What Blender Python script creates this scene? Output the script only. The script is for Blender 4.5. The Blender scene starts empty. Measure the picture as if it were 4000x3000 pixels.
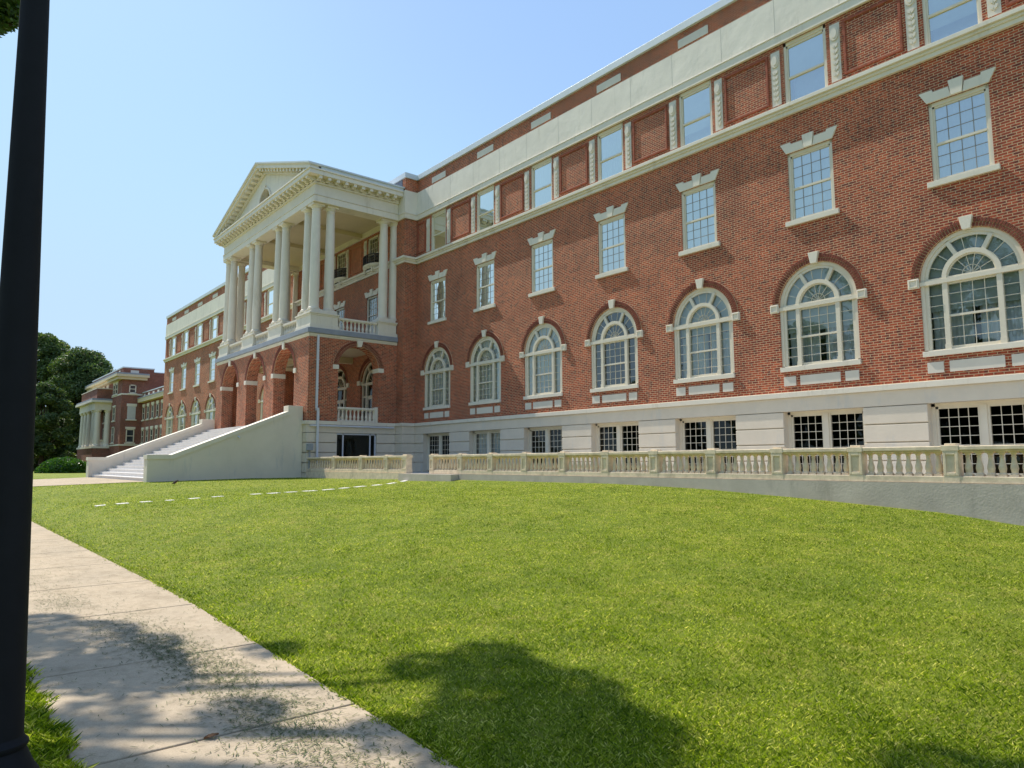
import bpy, math, random
import numpy as np
from mathutils import Vector, Matrix
random.seed(7); rng = np.random.default_rng(11)
scene = bpy.context.scene
C = scene.collection
PI = math.pi

# ------------------------------------------------------------------ camera
CAM = Vector((30.2509, -19.978, 1.5974))
yaw, pitch, roll = 0.8824, 0.10878, -0.00297
_f = Vector((-math.sin(yaw) * math.cos(pitch), math.cos(yaw) * math.cos(pitch), math.sin(pitch)))
_r = Vector((math.cos(yaw), math.sin(yaw), 0)); _u = _r.cross(_f)
_c, _s = math.cos(roll), math.sin(roll)
_r, _u = _c * _r + _s * _u, -_s * _r + _c * _u
cam = bpy.data.cameras.new('camera'); camo = bpy.data.objects.new('camera', cam); C.objects.link(camo)
m = Matrix.Identity(4)
for i in range(3):
    m[i][0], m[i][1], m[i][2], m[i][3] = _r[i], _u[i], -_f[i], CAM[i]
camo.matrix_world = m
cam.sensor_width = 36; cam.lens = 2803.3 / 4000 * 36; cam.clip_end = 3000; cam.clip_start = 0.05
scene.camera = camo
scene.render.resolution_x, scene.render.resolution_y = 1024, 768

# ------------------------------------------------------------------ light
SUN = Vector((-1.0, -0.15, 1.3)).normalized()          # towards the sun
elev = math.asin(SUN.z); az = math.atan2(SUN.x, SUN.y)  # az clockwise from +Y
w = bpy.data.worlds.new("World"); scene.world = w; w.use_nodes = True
nt = w.node_tree; bg = nt.nodes['Background']
sky = nt.nodes.new('ShaderNodeTexSky'); sky.sky_type = 'NISHITA'; sky.sun_disc = False
sky.sun_elevation = elev; sky.sun_rotation = az
sky.air_density = 1.25; sky.dust_density = 0.45; sky.ozone_density = 1.8; sky.altitude = 150
# hazy summer air: flatten the clear-sky gradient (raw sky * .074 -> curve -> back)
def vscale(src, k):
    n_ = nt.nodes.new('ShaderNodeVectorMath'); n_.operation = 'SCALE'; n_.inputs['Scale'].default_value = k
    nt.links.new(src, n_.inputs[0]); return n_.outputs[0]
cv = nt.nodes.new('ShaderNodeRGBCurve'); cmap = cv.mapping; cmap.use_clip = False
for ci, P in enumerate([[(0, .14), (.15, .21), (.25, .235), (.47, .335), (.75, .37), (2, .39)],
                        [(0, .23), (.15, .295), (.39, .37), (.5, .415), (.65, .495), (1.03, .515), (2, .52)],
                        [(0, .40), (.3, .50), (.65, .61), (.81, .66), (1.01, .70), (1.3, .67), (2, .66)]]):
    cu = cmap.curves[ci]
    while len(cu.points) < len(P): cu.points.new(.5, .5)
    for p_, (a_, b_) in zip(cu.points, P): p_.location = (a_ / 2, b_ / 2)
cmap.update()
nt.links.new(vscale(sky.outputs[0], .074), cv.inputs['Color'])
nt.links.new(vscale(cv.outputs[0], 2 / .148), bg.inputs[0]); bg.inputs[1].default_value = 0.148
sl = bpy.data.lights.new('sun', 'SUN'); sl.energy = 4.2; sl.angle = math.radians(0.4); sl.color = (1, 0.94, 0.83)
so = bpy.data.objects.new('sun', sl); C.objects.link(so)
so.rotation_euler = SUN.to_track_quat('Z', 'Y').to_euler(); so.location = (0, 0, 60)
scene.view_settings.view_transform = 'Standard'; scene.view_settings.look = 'None'
scene.view_settings.exposure = 0.62; scene.view_settings.gamma = 1

# ------------------------------------------------------------------ materials
def mat(name):
    m = bpy.data.materials.new(name); m.use_nodes = True
    t = m.node_tree; b = t.nodes['Principled BSDF']
    b.inputs['Specular IOR Level'].default_value = 0.3
    return m, t, b
def N(t, typ, **k):
    n = t.nodes.new(typ)
    for a, v in k.items():
        if a.startswith('i_'): n.inputs[a[2:].replace('_', ' ')].default_value = v
        else: setattr(n, a, v)
    return n
def ramp(t, src, stops):
    r = t.nodes.new('ShaderNodeValToRGB'); e = r.color_ramp.elements
    while len(e) < len(stops): e.new(0.5)
    for i, (p, c) in enumerate(stops): e[i].position = p; e[i].color = (*c, 1)
    t.links.new(src, r.inputs[0]); return r
def pos(t): return t.nodes.new('ShaderNodeNewGeometry').outputs['Position']
def noise(t, scale, detail=4, rough=0.6, vec=None):
    n = N(t, 'ShaderNodeTexNoise'); n.inputs['Scale'].default_value = scale
    n.inputs['Detail'].default_value = detail; n.inputs['Roughness'].default_value = rough
    t.links.new(vec if vec is not None else pos(t), n.inputs['Vector']); return n
def mixc(t, fac, a, b, mode='MIX'):
    n = N(t, 'ShaderNodeMix', data_type='RGBA', blend_type=mode)
    for sock, v in ((n.inputs[0], fac), (n.inputs[6], a), (n.inputs[7], b)):
        if hasattr(v, 'is_linked'): t.links.new(v, sock)
        else: sock.default_value = v if isinstance(v, float) else (*v, 1)
    return n.outputs[2]
def bump(t, b, h, strength, dist):
    n = N(t, 'ShaderNodeBump'); n.inputs['Strength'].default_value = strength; n.inputs['Distance'].default_value = dist
    t.links.new(h, n.inputs['Height']); t.links.new(n.outputs[0], b.inputs['Normal'])

def plain(name, col, rough=0.6, var=0.12, scale=2.0, bscale=0, bdist=0.003, stain=None, streak=False):
    m, t, b = mat(name)
    n = noise(t, scale, 5, 0.65)
    d = tuple(c * (1 - var) for c in col); l = tuple(min(1, c * (1 + var)) for c in col)
    r = ramp(t, n.outputs[0], [(0.3, d), (0.7, l)])
    out = r.outputs[0]
    if stain:
        mp = N(t, 'ShaderNodeMapping'); mp.inputs['Scale'].default_value = (1.6, 1.6, 0.35) if streak else (1, 1, 1)
        t.links.new(pos(t), mp.inputs[0])
        n2 = noise(t, 1.3, 6, 0.7, mp.outputs[0])
        r2 = ramp(t, n2.outputs[0], [(0.55, (0, 0, 0)), (0.78, (1, 1, 1))])
        out = mixc(t, r2.outputs[0], out, stain)
    t.links.new(out, b.inputs['Base Color']); b.inputs['Roughness'].default_value = rough
    if bscale: bump(t, b, noise(t, bscale, 4, 0.6).outputs[0], 0.6, bdist)
    return m

def brick(name, c1, c2, dark, mortar, cd=0.35, cover=0.022):
    m, t, b = mat(name)
    sx = N(t, 'ShaderNodeSeparateXYZ'); t.links.new(pos(t), sx.inputs[0])
    ad = N(t, 'ShaderNodeMath', operation='ADD'); t.links.new(sx.outputs[0], ad.inputs[0]); t.links.new(sx.outputs[1], ad.inputs[1])
    cb = N(t, 'ShaderNodeCombineXYZ'); t.links.new(ad.outputs[0], cb.inputs[0]); t.links.new(sx.outputs[2], cb.inputs[1])
    wob = noise(t, 3.0, 2, 0.5)
    wv = N(t, 'ShaderNodeVectorMath', operation='SCALE'); t.links.new(wob.outputs['Color'], wv.inputs[0]); wv.inputs['Scale'].default_value = 0.012
    va = N(t, 'ShaderNodeVectorMath', operation='ADD'); t.links.new(cb.outputs[0], va.inputs[0]); t.links.new(wv.outputs[0], va.inputs[1])
    br = N(t, 'ShaderNodeTexBrick', offset=0.5); t.links.new(va.outputs[0], br.inputs['Vector'])
    br.inputs['Scale'].default_value = 1.0; br.inputs['Brick Width'].default_value = 0.2145; br.inputs['Row Height'].default_value = 0.0705
    br.inputs['Mortar Size'].default_value = 0.0092; br.inputs['Mortar Smooth'].default_value = 0.2; br.inputs['Bias'].default_value = 0.0
    br.inputs['Color1'].default_value = (*c1, 1); br.inputs['Color2'].default_value = (*c2, 1); br.inputs['Mortar'].default_value = (*c1, 1)
    # dark headers and big patches
    n1 = noise(t, 6.5, 2, 0.5)
    r1 = ramp(t, n1.outputs[0], [(0.50, (0, 0, 0)), (0.64, (cd * 2.2,) * 3)])
    col = mixc(t, r1.outputs[0], br.outputs['Color'], dark)
    n2 = noise(t, 0.45, 5, 0.6)
    r2 = ramp(t, n2.outputs[0], [(0.32, (0.66, 0.66, 0.74)), (0.52, (0.95, .94, .94)), (0.68, (1.16, 1.12, 1.02))])
    col = mixc(t, 1.0, col, r2.outputs[0], 'MULTIPLY')
    n3 = noise(t, 0.9, 6, 0.7)
    mr = ramp(t, n3.outputs[0], [(0.3, tuple(c * 0.72 for c in mortar)), (0.7, tuple(c * 1.12 for c in mortar))])
    col = mixc(t, br.outputs['Fac'], col, mr.outputs[0])
    t.links.new(col, b.inputs['Base Color']); b.inputs['Roughness'].default_value = 0.85
    h = N(t, 'ShaderNodeMath', operation='MULTIPLY_ADD'); t.links.new(br.outputs['Fac'], h.inputs[0]); h.inputs[1].default_value = -1.0
    n4 = noise(t, 60, 3, 0.6); t.links.new(n4.outputs[0], h.inputs[2])
    bump(t, b, h.outputs[0], 0.55, 0.005)
    return m

M = {}
M['brick'] = brick('red brick', (0.47, 0.095, 0.040), (0.28, 0.054, 0.028), (0.085, 0.025, 0.025), (0.60, 0.395, 0.235))
M['brick_old'] = brick('dark red brick', (0.29, 0.080, 0.050), (0.20, 0.054, 0.038), (0.09, 0.034, 0.034), (0.36, 0.23, 0.16))
M['vous'] = plain('arch brick', (0.20, 0.056, 0.034), 0.85, 0.4, 9, 40, 0.004)
M['panelbrick'] = plain('panel frame brick', (0.30, 0.088, 0.050), 0.85, 0.35, 12, 40, 0.004)
M['mortar'] = plain('mortar', (0.66, 0.47, 0.28), 0.9, 0.15, 5)
M['cream'] = plain('cream paint', (0.74, 0.67, 0.55), 0.55, 0.05, 1.2, 30, 0.0015, stain=(0.56, 0.49, 0.38), streak=True)
M['frame'] = plain('cream frame paint', (0.70, 0.63, 0.50), 0.4, 0.04, 3)
M['stucco'] = plain('painted stucco', (0.74, 0.68, 0.575), 0.7, 0.07, 0.8, 1.3, 0.03, stain=(0.56, 0.51, 0.42), streak=True)
M['rust'] = plain('painted rusticated stone', (0.69, 0.60, 0.475), 0.6, 0.05, 1.5, 12, 0.004, stain=(0.55, 0.53, 0.48), streak=True)
M['muntin'] = plain('shade-darkened muntin', (0.27, 0.25, 0.21), 0.5, 0.05, 3)  # frame paint darkened: shade against the bright panes put into the colour
M['seam'] = plain('seam', (0.50, 0.46, 0.39), 0.8, 0.1, 4)
M['groove'] = plain('groove paint', (0.42, 0.38, 0.33), 0.8, 0.1, 4)
M['cheek'] = plain('cream stucco wall', (0.72, 0.64, 0.52), 0.75, 0.05, 1.0, 14, 0.004, stain=(0.52, 0.50, 0.45), streak=True)
M['steps'] = plain('pale concrete steps', (0.70, 0.66, 0.62), 0.8, 0.08, 3)
M['stone'] = plain('weathered cast stone', (0.74, 0.60, 0.43), 0.8, 0.18, 6, 45, 0.004, stain=(0.42, 0.35, 0.24))
M['retain'] = plain('grey rendered wall', (0.52, 0.455, 0.385), 0.9, 0.14, 1.6, 25, 0.008, stain=(0.33, 0.29, 0.24), streak=True)
M['coping'] = plain('pale metal coping', (0.60, 0.64, 0.66), 0.45, 0.06, 1.0)
M['lead'] = plain('grey lead flashing', (0.27, 0.29, 0.33), 0.55, 0.12, 2.0)
M['slate'] = plain('slate', (0.14, 0.15, 0.18), 0.6, 0.2, 3)
M['iron'] = plain('black iron', (0.018, 0.018, 0.022), 0.45, 0.2, 5)
M['pole'] = plain('black painted pole', (0.004, 0.004, 0.0055), 0.75, 0.3, 8)
M['pipe'] = plain('white downspout', (0.62, 0.63, 0.68), 0.4, 0.05, 3)
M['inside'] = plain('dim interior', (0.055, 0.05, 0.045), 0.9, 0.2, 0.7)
M['ceiling'] = plain('yellow cream ceiling', (0.60, 0.50, 0.33), 0.7, 0.05, 1.0)
M['sheer'] = plain('sheer white curtain', (0.86, 0.89, 0.82), 0.9, 0.08, 1.3)
M['curtain'] = plain('pale blue grey curtain', (0.80, 0.83, 0.86), 0.9, 0.12, 1.3)
M['blind'] = plain('pale blind', (0.62, 0.66, 0.66), 0.8, 0.05, 2)
M['red'] = plain('red alarm', (0.45, 0.02, 0.02), 0.4, 0.1, 5)
M['board'] = plain('off white board', (0.55, 0.54, 0.51), 0.8, 0.08, 2)
M['block'] = plain('pale plaque', (0.68, 0.62, 0.52), 0.7, 0.06, 2)
M['steel'] = plain('grey steel box', (0.30, 0.32, 0.34), 0.5, 0.1, 5)
M['bark'] = plain('bark', (0.09, 0.065, 0.045), 0.95, 0.4, 6, 14, 0.02)
M['terrace'] = plain('terrace paving', (0.46, 0.43, 0.38), 0.9, 0.1, 2)

def glassmat(name, tint=0.82, gloss=1.0):
    m = bpy.data.materials.new(name); m.use_nodes = True; t = m.node_tree; t.nodes.clear()
    o = N(t, 'ShaderNodeOutputMaterial'); mx = N(t, 'ShaderNodeMixShader')
    tr = N(t, 'ShaderNodeBsdfTransparent'); tr.inputs[0].default_value = (tint * 0.96, tint, tint, 1)
    gl = N(t, 'ShaderNodeBsdfGlossy'); gl.inputs['Roughness'].default_value = 0.015; gl.inputs[0].default_value = (0.94, 0.97, 0.90, 1)
    fr = N(t, 'ShaderNodeFresnel'); fr.inputs[0].default_value = 1.5
    ml = N(t, 'ShaderNodeMath', operation='MULTIPLY_ADD'); ml.inputs[1].default_value = 1.9 * gloss; ml.inputs[2].default_value = 0.035 * gloss
    ml.use_clamp = True
    n = noise(t, 1.1, 2, 0.5); bp = N(t, 'ShaderNodeBump'); bp.inputs['Strength'].default_value = 0.25; bp.inputs['Distance'].default_value = 0.02
    t.links.new(n.outputs[0], bp.inputs['Height']); t.links.new(bp.outputs[0], gl.inputs['Normal'])
    t.links.new(fr.outputs[0], ml.inputs[0]); t.links.new(ml.outputs[0], mx.inputs[0])
    t.links.new(tr.outputs[0], mx.inputs[1]); t.links.new(gl.outputs[0], mx.inputs[2]); t.links.new(mx.outputs[0], o.inputs[0])
    return m
M['glass'] = glassmat('window glass', 0.92, 1.1)
M['topglass'] = glassmat('sky reflecting glass', 0.97, 4.2)
M['darkglass'] = glassmat('dark window glass', 0.30, 0.3)

def leafmat(name, a, b_, c, transl=0.35, rough=0.5, scale=0.7, spec=0.4):
    m, t, b = mat(name)
    at = N(t, 'ShaderNodeAttribute', attribute_name='rnd')
    r = ramp(t, at.outputs['Fac'], [(0.0, a), (0.55, b_), (1.0, c)])
    n = noise(t, scale, 3, 0.6)
    r2 = ramp(t, n.outputs[0], [(0.3, (0.72, 0.78, 0.7)), (0.7, (1.2, 1.15, 1.1))])
    col = mixc(t, 1.0, r.outputs[0], r2.outputs[0], 'MULTIPLY')
    t.links.new(col, b.inputs['Base Color']); b.inputs['Roughness'].default_value = rough; b.inputs['Specular IOR Level'].default_value = spec
    tl = N(t, 'ShaderNodeBsdfTranslucent'); tc = mixc(t, 1.0, col, (1.35, 1.5, 0.6), 'MULTIPLY'); t.links.new(tc, tl.inputs[0])
    mx = N(t, 'ShaderNodeMixShader'); mx.inputs[0].default_value = transl
    o = t.nodes['Material Output']
    t.links.new(b.outputs[0], mx.inputs[1]); t.links.new(tl.outputs[0], mx.inputs[2]); t.links.new(mx.outputs[0], o.inputs[0])
    return m
M['grassblade'] = leafmat('grass blades', (0.050, 0.098, 0.006), (0.29, 0.36, 0.014), (0.85, 0.74, 0.28), 0.4, 0.6, 0.9, 0.15)
M['clip'] = leafmat('grass clippings', (0.03, 0.06, 0.015), (0.08, 0.11, 0.03), (0.25, 0.22, 0.10), 0.1, 0.8)
M['magnolia'] = leafmat('glossy evergreen leaves', (0.035, 0.07, 0.025), (0.09, 0.14, 0.045), (0.24, 0.24, 0.10), 0.28, 0.5, 0.3, 0.35)
M['oak'] = leafmat('oak leaves', (0.03, 0.07, 0.015), (0.06, 0.11, 0.02), (0.12, 0.16, 0.04), 0.35, 0.5, 0.35)
M['bush'] = leafmat('clipped bush leaves', (0.02, 0.07, 0.01), (0.05, 0.13, 0.015), (0.10, 0.19, 0.03), 0.3, 0.4, 1.0)

def lawnmat():
    m, t, b = mat('lawn')
    n1 = noise(t, 0.35, 5, 0.65); n2 = noise(t, 3.5, 5, 0.75); n3 = noise(t, 45, 4, 0.75)
    a = ramp(t, n2.outputs[0], [(0.25, (0.085, 0.125, 0.008)), (0.5, (0.18, 0.23, 0.014)), (0.72, (0.29, 0.27, 0.055))])
    f = ramp(t, n3.outputs[0], [(0.28, (0.45, 0.5, 0.4)), (0.6, (1.25, 1.2, 1.15)), (0.75, (1.7, 1.6, 1.5))])
    g = ramp(t, n1.outputs[0], [(0.35, (0.85, 0.9, 0.85)), (0.65, (1.15, 1.08, 1.05))])
    col = mixc(t, 1.0, a.outputs[0], f.outputs[0], 'MULTIPLY'); col = mixc(t, 1.0, col, g.outputs[0], 'MULTIPLY')
    t.links.new(col, b.inputs['Base Color']); b.inputs['Roughness'].default_value = 0.9
    bump(t, b, n3.outputs[0], 1.0, 0.03)
    return m
M['lawn'] = lawnmat()
def pavemat():
    m, t, b = mat('pavement concrete')
    n1 = noise(t, 0.8, 5, 0.6); n2 = noise(t, 9, 6, 0.7); n3 = noise(t, 90, 3, 0.7)
    a = ramp(t, n2.outputs[0], [(0.25, (0.37, 0.29, 0.20)), (0.7, (0.46, 0.37, 0.26))])
    g = ramp(t, n1.outputs[0], [(0.35, (0.90, 0.91, 0.92)), (0.65, (1.06, 1.05, 1.04))])
    f = ramp(t, n3.outputs[0], [(0.25, (0.8, 0.8, 0.8)), (0.6, (1.05, 1.05, 1.05))])
    col = mixc(t, 1.0, a.outputs[0], g.outputs[0], 'MULTIPLY'); col = mixc(t, 1.0, col, f.outputs[0], 'MULTIPLY')
    n6 = noise(t, 2.3, 7, 0.75); st = ramp(t, n6.outputs[0], [(0.36, (0.78, 0.77, 0.74)), (0.52, (1, 1, 1))]); col = mixc(t, 1.0, col, st.outputs[0], 'MULTIPLY')
    n7 = noise(t, 140, 2, 0.5); sp = ramp(t, n7.outputs[0], [(0.30, (0.5, 0.48, 0.45)), (0.36, (1, 1, 1))]); col = mixc(t, 1.0, col, sp.outputs[0], 'MULTIPLY')
    t.links.new(col, b.inputs['Base Color']); b.inputs['Roughness'].default_value = 0.9
    mp = N(t, 'ShaderNodeMapping'); mp.inputs['Scale'].default_value = (90, 3, 3); t.links.new(pos(t), mp.inputs[0])
    n5 = noise(t, 1, 3, 0.6, mp.outputs[0]); bump(t, b, n5.outputs[0], 0.5, 0.004)
    return m
M['pave'] = pavemat()

# ------------------------------------------------------------------ mesh helpers
class MB:
    def __init__(s): s.v = []; s.f = []; s.mi = []; s.cm = 0
    def add(s, vs, fs):
        o = len(s.v); s.v += [tuple(p) for p in vs]; s.f += [tuple(i + o for i in f) for f in fs]; s.mi += [s.cm] * len(fs)
    def box(s, x0, x1, y0, y1, z0, z1):
        x0, x1 = min(x0, x1), max(x0, x1); y0, y1 = min(y0, y1), max(y0, y1); z0, z1 = min(z0, z1), max(z0, z1)
        s.add([(x0, y0, z0), (x1, y0, z0), (x1, y1, z0), (x0, y1, z0), (x0, y0, z1), (x1, y0, z1), (x1, y1, z1), (x0, y1, z1)],
              [(0, 3, 2, 1), (4, 5, 6, 7), (0, 1, 5, 4), (1, 2, 6, 5), (2, 3, 7, 6), (3, 0, 4, 7)])
    def quad(s, *p): s.add(p, [tuple(range(len(p)))])
    def prism_xz(s, pts, y0, y1):      # polygon in x,z extruded along y (front y0)
        n = len(pts)
        s.add([(x, y0, z) for x, z in pts] + [(x, y1, z) for x, z in pts],
              [tuple(range(n)), tuple(range(2 * n - 1, n - 1, -1))] + [(i, i + n, (i + 1) % n + n, (i + 1) % n) for i in range(n)])
    def prism_yz(s, pts, x0, x1):
        n = len(pts)
        s.add([(x0, y, z) for y, z in pts] + [(x1, y, z) for y, z in pts],
              [tuple(range(n)), tuple(range(2 * n - 1, n - 1, -1))] + [(i, i + n, (i + 1) % n + n, (i + 1) % n) for i in range(n)])
    def band(s, cx, cz, r0, r1, y0, y1, a0=0.0, a1=PI, n=24):   # arch ring in xz
        for i in range(n):
            b0 = a0 + (a1 - a0) * i / n; b1 = a0 + (a1 - a0) * (i + 1) / n
            P = lambda r, a, y: (cx + r * math.cos(a), y, cz + r * math.sin(a))
            v = [P(r0, b0, y0), P(r1, b0, y0), P(r1, b1, y0), P(r0, b1, y0), P(r0, b0, y1), P(r1, b0, y1), P(r1, b1, y1), P(r0, b1, y1)]
            s.add(v, [(0, 3, 2, 1), (4, 5, 6, 7), (0, 1, 5, 4), (1, 2, 6, 5), (2, 3, 7, 6), (3, 0, 4, 7)] if n < 3 else
                  [(0, 1, 2, 3), (4, 7, 6, 5), (1, 5, 6, 2), (0, 3, 7, 4)] + ([(0, 4, 5, 1)] if i == 0 else []) + ([(3, 2, 6, 7)] if i == n - 1 else []))
    def spoke(s, cx, cz, r0, r1, ang, wd, y0, y1):
        c, q = math.cos(ang), math.sin(ang); h = wd / 2
        pts = [(cx + r0 * c - h * q, cz + r0 * q + h * c), (cx + r0 * c + h * q, cz + r0 * q - h * c), (cx + r1 * c + h * q, cz + r1 * q - h * c), (cx + r1 * c - h * q, cz + r1 * q + h * c)]
        s.prism_xz(pts, y0, y1)
    def lathe(s, prof, cx, cy, z0=0, n=16, sx=1, cap=True):
        v = [(cx + r * math.cos(2 * PI * k / n), cy + r * math.sin(2 * PI * k / n), z0 + z) for r, z in prof for k in range(n)]
        f = [(i * n + k, i * n + (k + 1) % n, (i + 1) * n + (k + 1) % n, (i + 1) * n + k) for i in range(len(prof) - 1) for k in range(n)]
        if cap: f += [tuple(range(n - 1, -1, -1)), tuple((len(prof) - 1) * n + k for k in range(n))]
        s.add(v, f)
    def wall(s, x0, x1, z0, z1, holes, y=0.0, dep=0.15, seg=20):
        """sheet facing -y at y with holes (xc, hw, zb, zt, arch) and reveals going back by dep"""
        x = x0
        for xc, hw, zb, zt, arch in sorted(holes):
            if xc - hw > x + 1e-6: s.quad((x, y, z0), (xc - hw, y, z0), (xc - hw, y, z1), (x, y, z1))
            l, r = xc - hw, xc + hw
            if zb > z0: s.quad((l, y, z0), (r, y, z0), (r, y, zb), (l, y, zb))
            if arch:
                zs = zt - hw
                pts = [(xc + hw * math.cos(PI - PI * i / seg), zs + hw * math.sin(PI - PI * i / seg)) for i in range(seg + 1)]
                for a, b in zip(pts, pts[1:]): s.quad((a[0], y, a[1]), (b[0], y, b[1]), (b[0], y, z1), (a[0], y, z1))
                edge = [(l, zb)] + pts + [(r, zb)]
            else:
                if zt < z1: s.quad((l, y, zt), (r, y, zt), (r, y, z1), (l, y, z1))
                edge = [(l, zb), (l, zt), (r, zt), (r, zb)]
            if zb > z0: edge.append((l, zb))
            for a, b in zip(edge, edge[1:]): s.quad((a[0], y, a[1]), (b[0], y, b[1]), (b[0], y + dep, b[1]), (a[0], y + dep, a[1]))
            x = r
        if x1 > x + 1e-6: s.quad((x, y, z0), (x1, y, z0), (x1, y, z1), (x, y, z1))
    def xf(s, fn, start=0): s.v[start:] = [fn(*p) for p in s.v[start:]]
    def build(s, name, mats, parent=None, smooth=False, loc=None, bevel=0):
        me = bpy.data.meshes.new(name); me.from_pydata(s.v, [], s.f)
        for m_ in (mats if isinstance(mats, (list, tuple)) else [mats]): me.materials.append(M[m_])
        me.polygons.foreach_set('material_index', s.mi)
        if smooth:
            me.polygons.foreach_set('use_smooth', [True] * len(s.f))
            try: me.set_sharp_from_angle(angle=math.radians(38))
            except Exception: pass
        me.update()
        o = bpy.data.objects.new(name, me); C.objects.link(o)
        if parent is not None: o.parent = parent
        if loc: o.location = loc
        if bevel:
            b = o.modifiers.new('bevel', 'BEVEL'); b.width = bevel; b.segments = 2; b.limit_method = 'ANGLE'; b.angle_limit = math.radians(40)
        return o
def tag(o, label=None, cat=None, group=None, kind=None):
    if label: o['label'] = label
    if cat: o['category'] = cat
    if group: o['group'] = group
    if kind: o['kind'] = kind
    return o
def empty(name, loc=(0, 0, 0), **k):
    o = bpy.data.objects.new(name, None); o.location = loc; C.objects.link(o); return tag(o, **k)
def copy_tree(o, parent=None):
    c = o.copy(); C.objects.link(c)
    if parent is not None: c.parent = parent
    for ch in list(o.children): copy_tree(ch, c)
    return c
def place(o, loc=(0, 0, 0), rz=0, scale=(1, 1, 1)):
    o.location = loc; o.rotation_euler = (0, 0, rz); o.scale = scale; return o
def struct(mb, name, mats, label=None): return tag(mb.build(name, mats), label=label, kind='structure')

# ------------------------------------------------------------------ terrain
def interp(x, xs, ys): return float(np.interp(x, xs, ys))
GX = [-3.1, 3.5, 10, 17, 19.8, 22.7, 25.1, 26.3, 28.5, 33, 60]; GZ = [0.90, 0.95, 1.02, 1.03, 0.97, 0.82, 0.67, 0.51, 0.34, 0.15, 0.1]
P1Y = [-17.4, -16.6, -16.0, -15.0, -14, -13, -12, -11.2, -9.3, -8.6, -8.1, -7.4, -6.9, -6.3, -5.6]
P1Z = [-0.02, 0.30, 0.40, 0.45, 0.48, 0.53, 0.57, 0.585, 0.64, 0.68, 0.71, 0.75, 0.78, 0.84, 0.95]
P0Y = [-25, -20, -17.4, -16.4, -12.5, -8.5, -5.6]; P0Z = [0.4, 0.55, 0.66, 0.70, 0.81, 0.90, 0.90]
P2Y = [-17.4, -16.8, -15.5, -12.5, -9, -5.6]; P2Z = [-0.02, 0.06, 0.19, 0.47, 0.78, 1.0]
def ground(x, y):
    if x < -17: return 0.80 - 0.35 * min(1, max(0, (-x - 55) / 45)) - (0.0 if y > -14 else min(0.3, (-14 - y) * 0.02))
    yy = max(-25, min(-5.6, y))
    z0 = interp(yy, P0Y, P0Z)
    if x <= -3.1: return z0
    if y < -17.4: s1 = 0.0; s2 = 0.0
    else: s1 = interp(yy, P1Y, P1Z) * (interp(x, GX, GZ) / 0.95); s2 = interp(yy, P2Y, P2Z) * interp(x, GX, GZ)
    k = min(1, max(0, (x - 10) / 9)); k = k * k * (3 - 2 * k)
    z = s1 * (1 - k) + s2 * k
    t = min(1, max(0, (x + 3.1) / 7.5)); t = t * t * (3 - 2 * t)
    z = z0 * (1 - t) + z * t
    return z
SW0, SW1 = -19.23, -17.42        # sidewalk edges
def sw1(x):                       # the lawn-side edge drifts towards the viewer
    t = np.clip((np.asarray(x, float) - 21.0) / 7.5, 0, 1); return SW1 - .31 * t
xs = sorted(set([-400, -250, -160, -110, -85, -70, -60, -53.5, -45, -35, -28, -22, -17.01, -16.9, -16, -12, -8, -4.5, -3.9, -3.8, -3.1] + list(np.round(np.arange(-2.5, 34.1, 0.5), 3)) + [36, 40, 50, 70, 110, 200, 400]))
ys = sorted(set([-400, -200, -100, -60, -40, -32, -26, -23, -21, -20, SW0 - 0.02, SW0, -17.75, -17.7, -17.65, -17.6, -17.55, -17.5, -17.46, SW1, SW1 + 0.02] + list(np.round(np.arange(-17.1, -5.2, 0.3), 3)) + [-5, -2, 0, 5, 15, 40, 100, 200, 400]))
g = MB()
idx = {}
for i, x in enumerate(xs):
    for j, y in enumerate(ys):
        z = ground(x, y)
        if SW0 <= y <= float(sw1(x)) + .001 and x > -3: z -= 0.08
        elif SW0 <= y <= SW1 and x > -3: z = -.012
        if y > -5.3 and x > -53: z = 0.5
        idx[i, j] = len(g.v); g.v.append((x, y, z))
for i in range(len(xs) - 1):
    for j in range(len(ys) - 1):
        g.f.append((idx[i, j], idx[i + 1, j], idx[i + 1, j + 1], idx[i, j + 1])); g.mi.append(0)
lawn = struct(g, 'lawn', 'lawn')
lawn.data.polygons.foreach_set('use_smooth', [True] * len(g.f))

# sidewalk slabs with open joints, the joint bed a little lower
joints = [34.6, 32.4, 30.2, 28.0, 25.72, 23.68, 21.42, 19.26, 17.02, 14.76, 12.55, 10.35, 8.15, 5.95, 3.75, 1.55, -0.65, -2.85]
s = MB()
def swz(x): return 0.0 if x > 5 else (5 - x) / 8.1 * 0.0
for a, b in zip(joints, joints[1:]):
    x0, x1 = b + 0.013, a - 0.013
    za = ground(x0, -19.5) if x0 < 4.4 else 0.0; zb = ground(x1, -19.5) if x1 < 4.4 else 0.0
    e0, e1 = float(sw1(x0)), float(sw1(x1))
    v = [(x0, SW0, za - .12), (x1, SW0, zb - .12), (x1, e1, zb - .12), (x0, e0, za - .12), (x0, SW0, za), (x1, SW0, zb), (x1, e1, zb), (x0, e0, za)]
    s.add(v, [(0, 3, 2, 1), (4, 5, 6, 7), (0, 1, 5, 4), (1, 2, 6, 5), (2, 3, 7, 6), (3, 0, 4, 7)])
sw = struct(s, 'sidewalk', 'pave')
M['dirt'] = plain('dark joint dirt', (0.06, 0.045, 0.03), 0.95, 0.3, 9)
s = MB(); s.quad((4.5, SW0 + .01, -.035), (34.5, SW0 + .01, -.035), (34.5, SW1 - .33, -.035), (4.5, SW1 - .02, -.035)); struct(s, 'joint_bed', 'dirt')
bv = sw.modifiers.new('bevel', 'BEVEL'); bv.width = 0.008; bv.segments = 2
s = MB()
ysw = [-30, -25, -20, -17.4, -16.4, -14.5, -12.5, -11.9]
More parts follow.
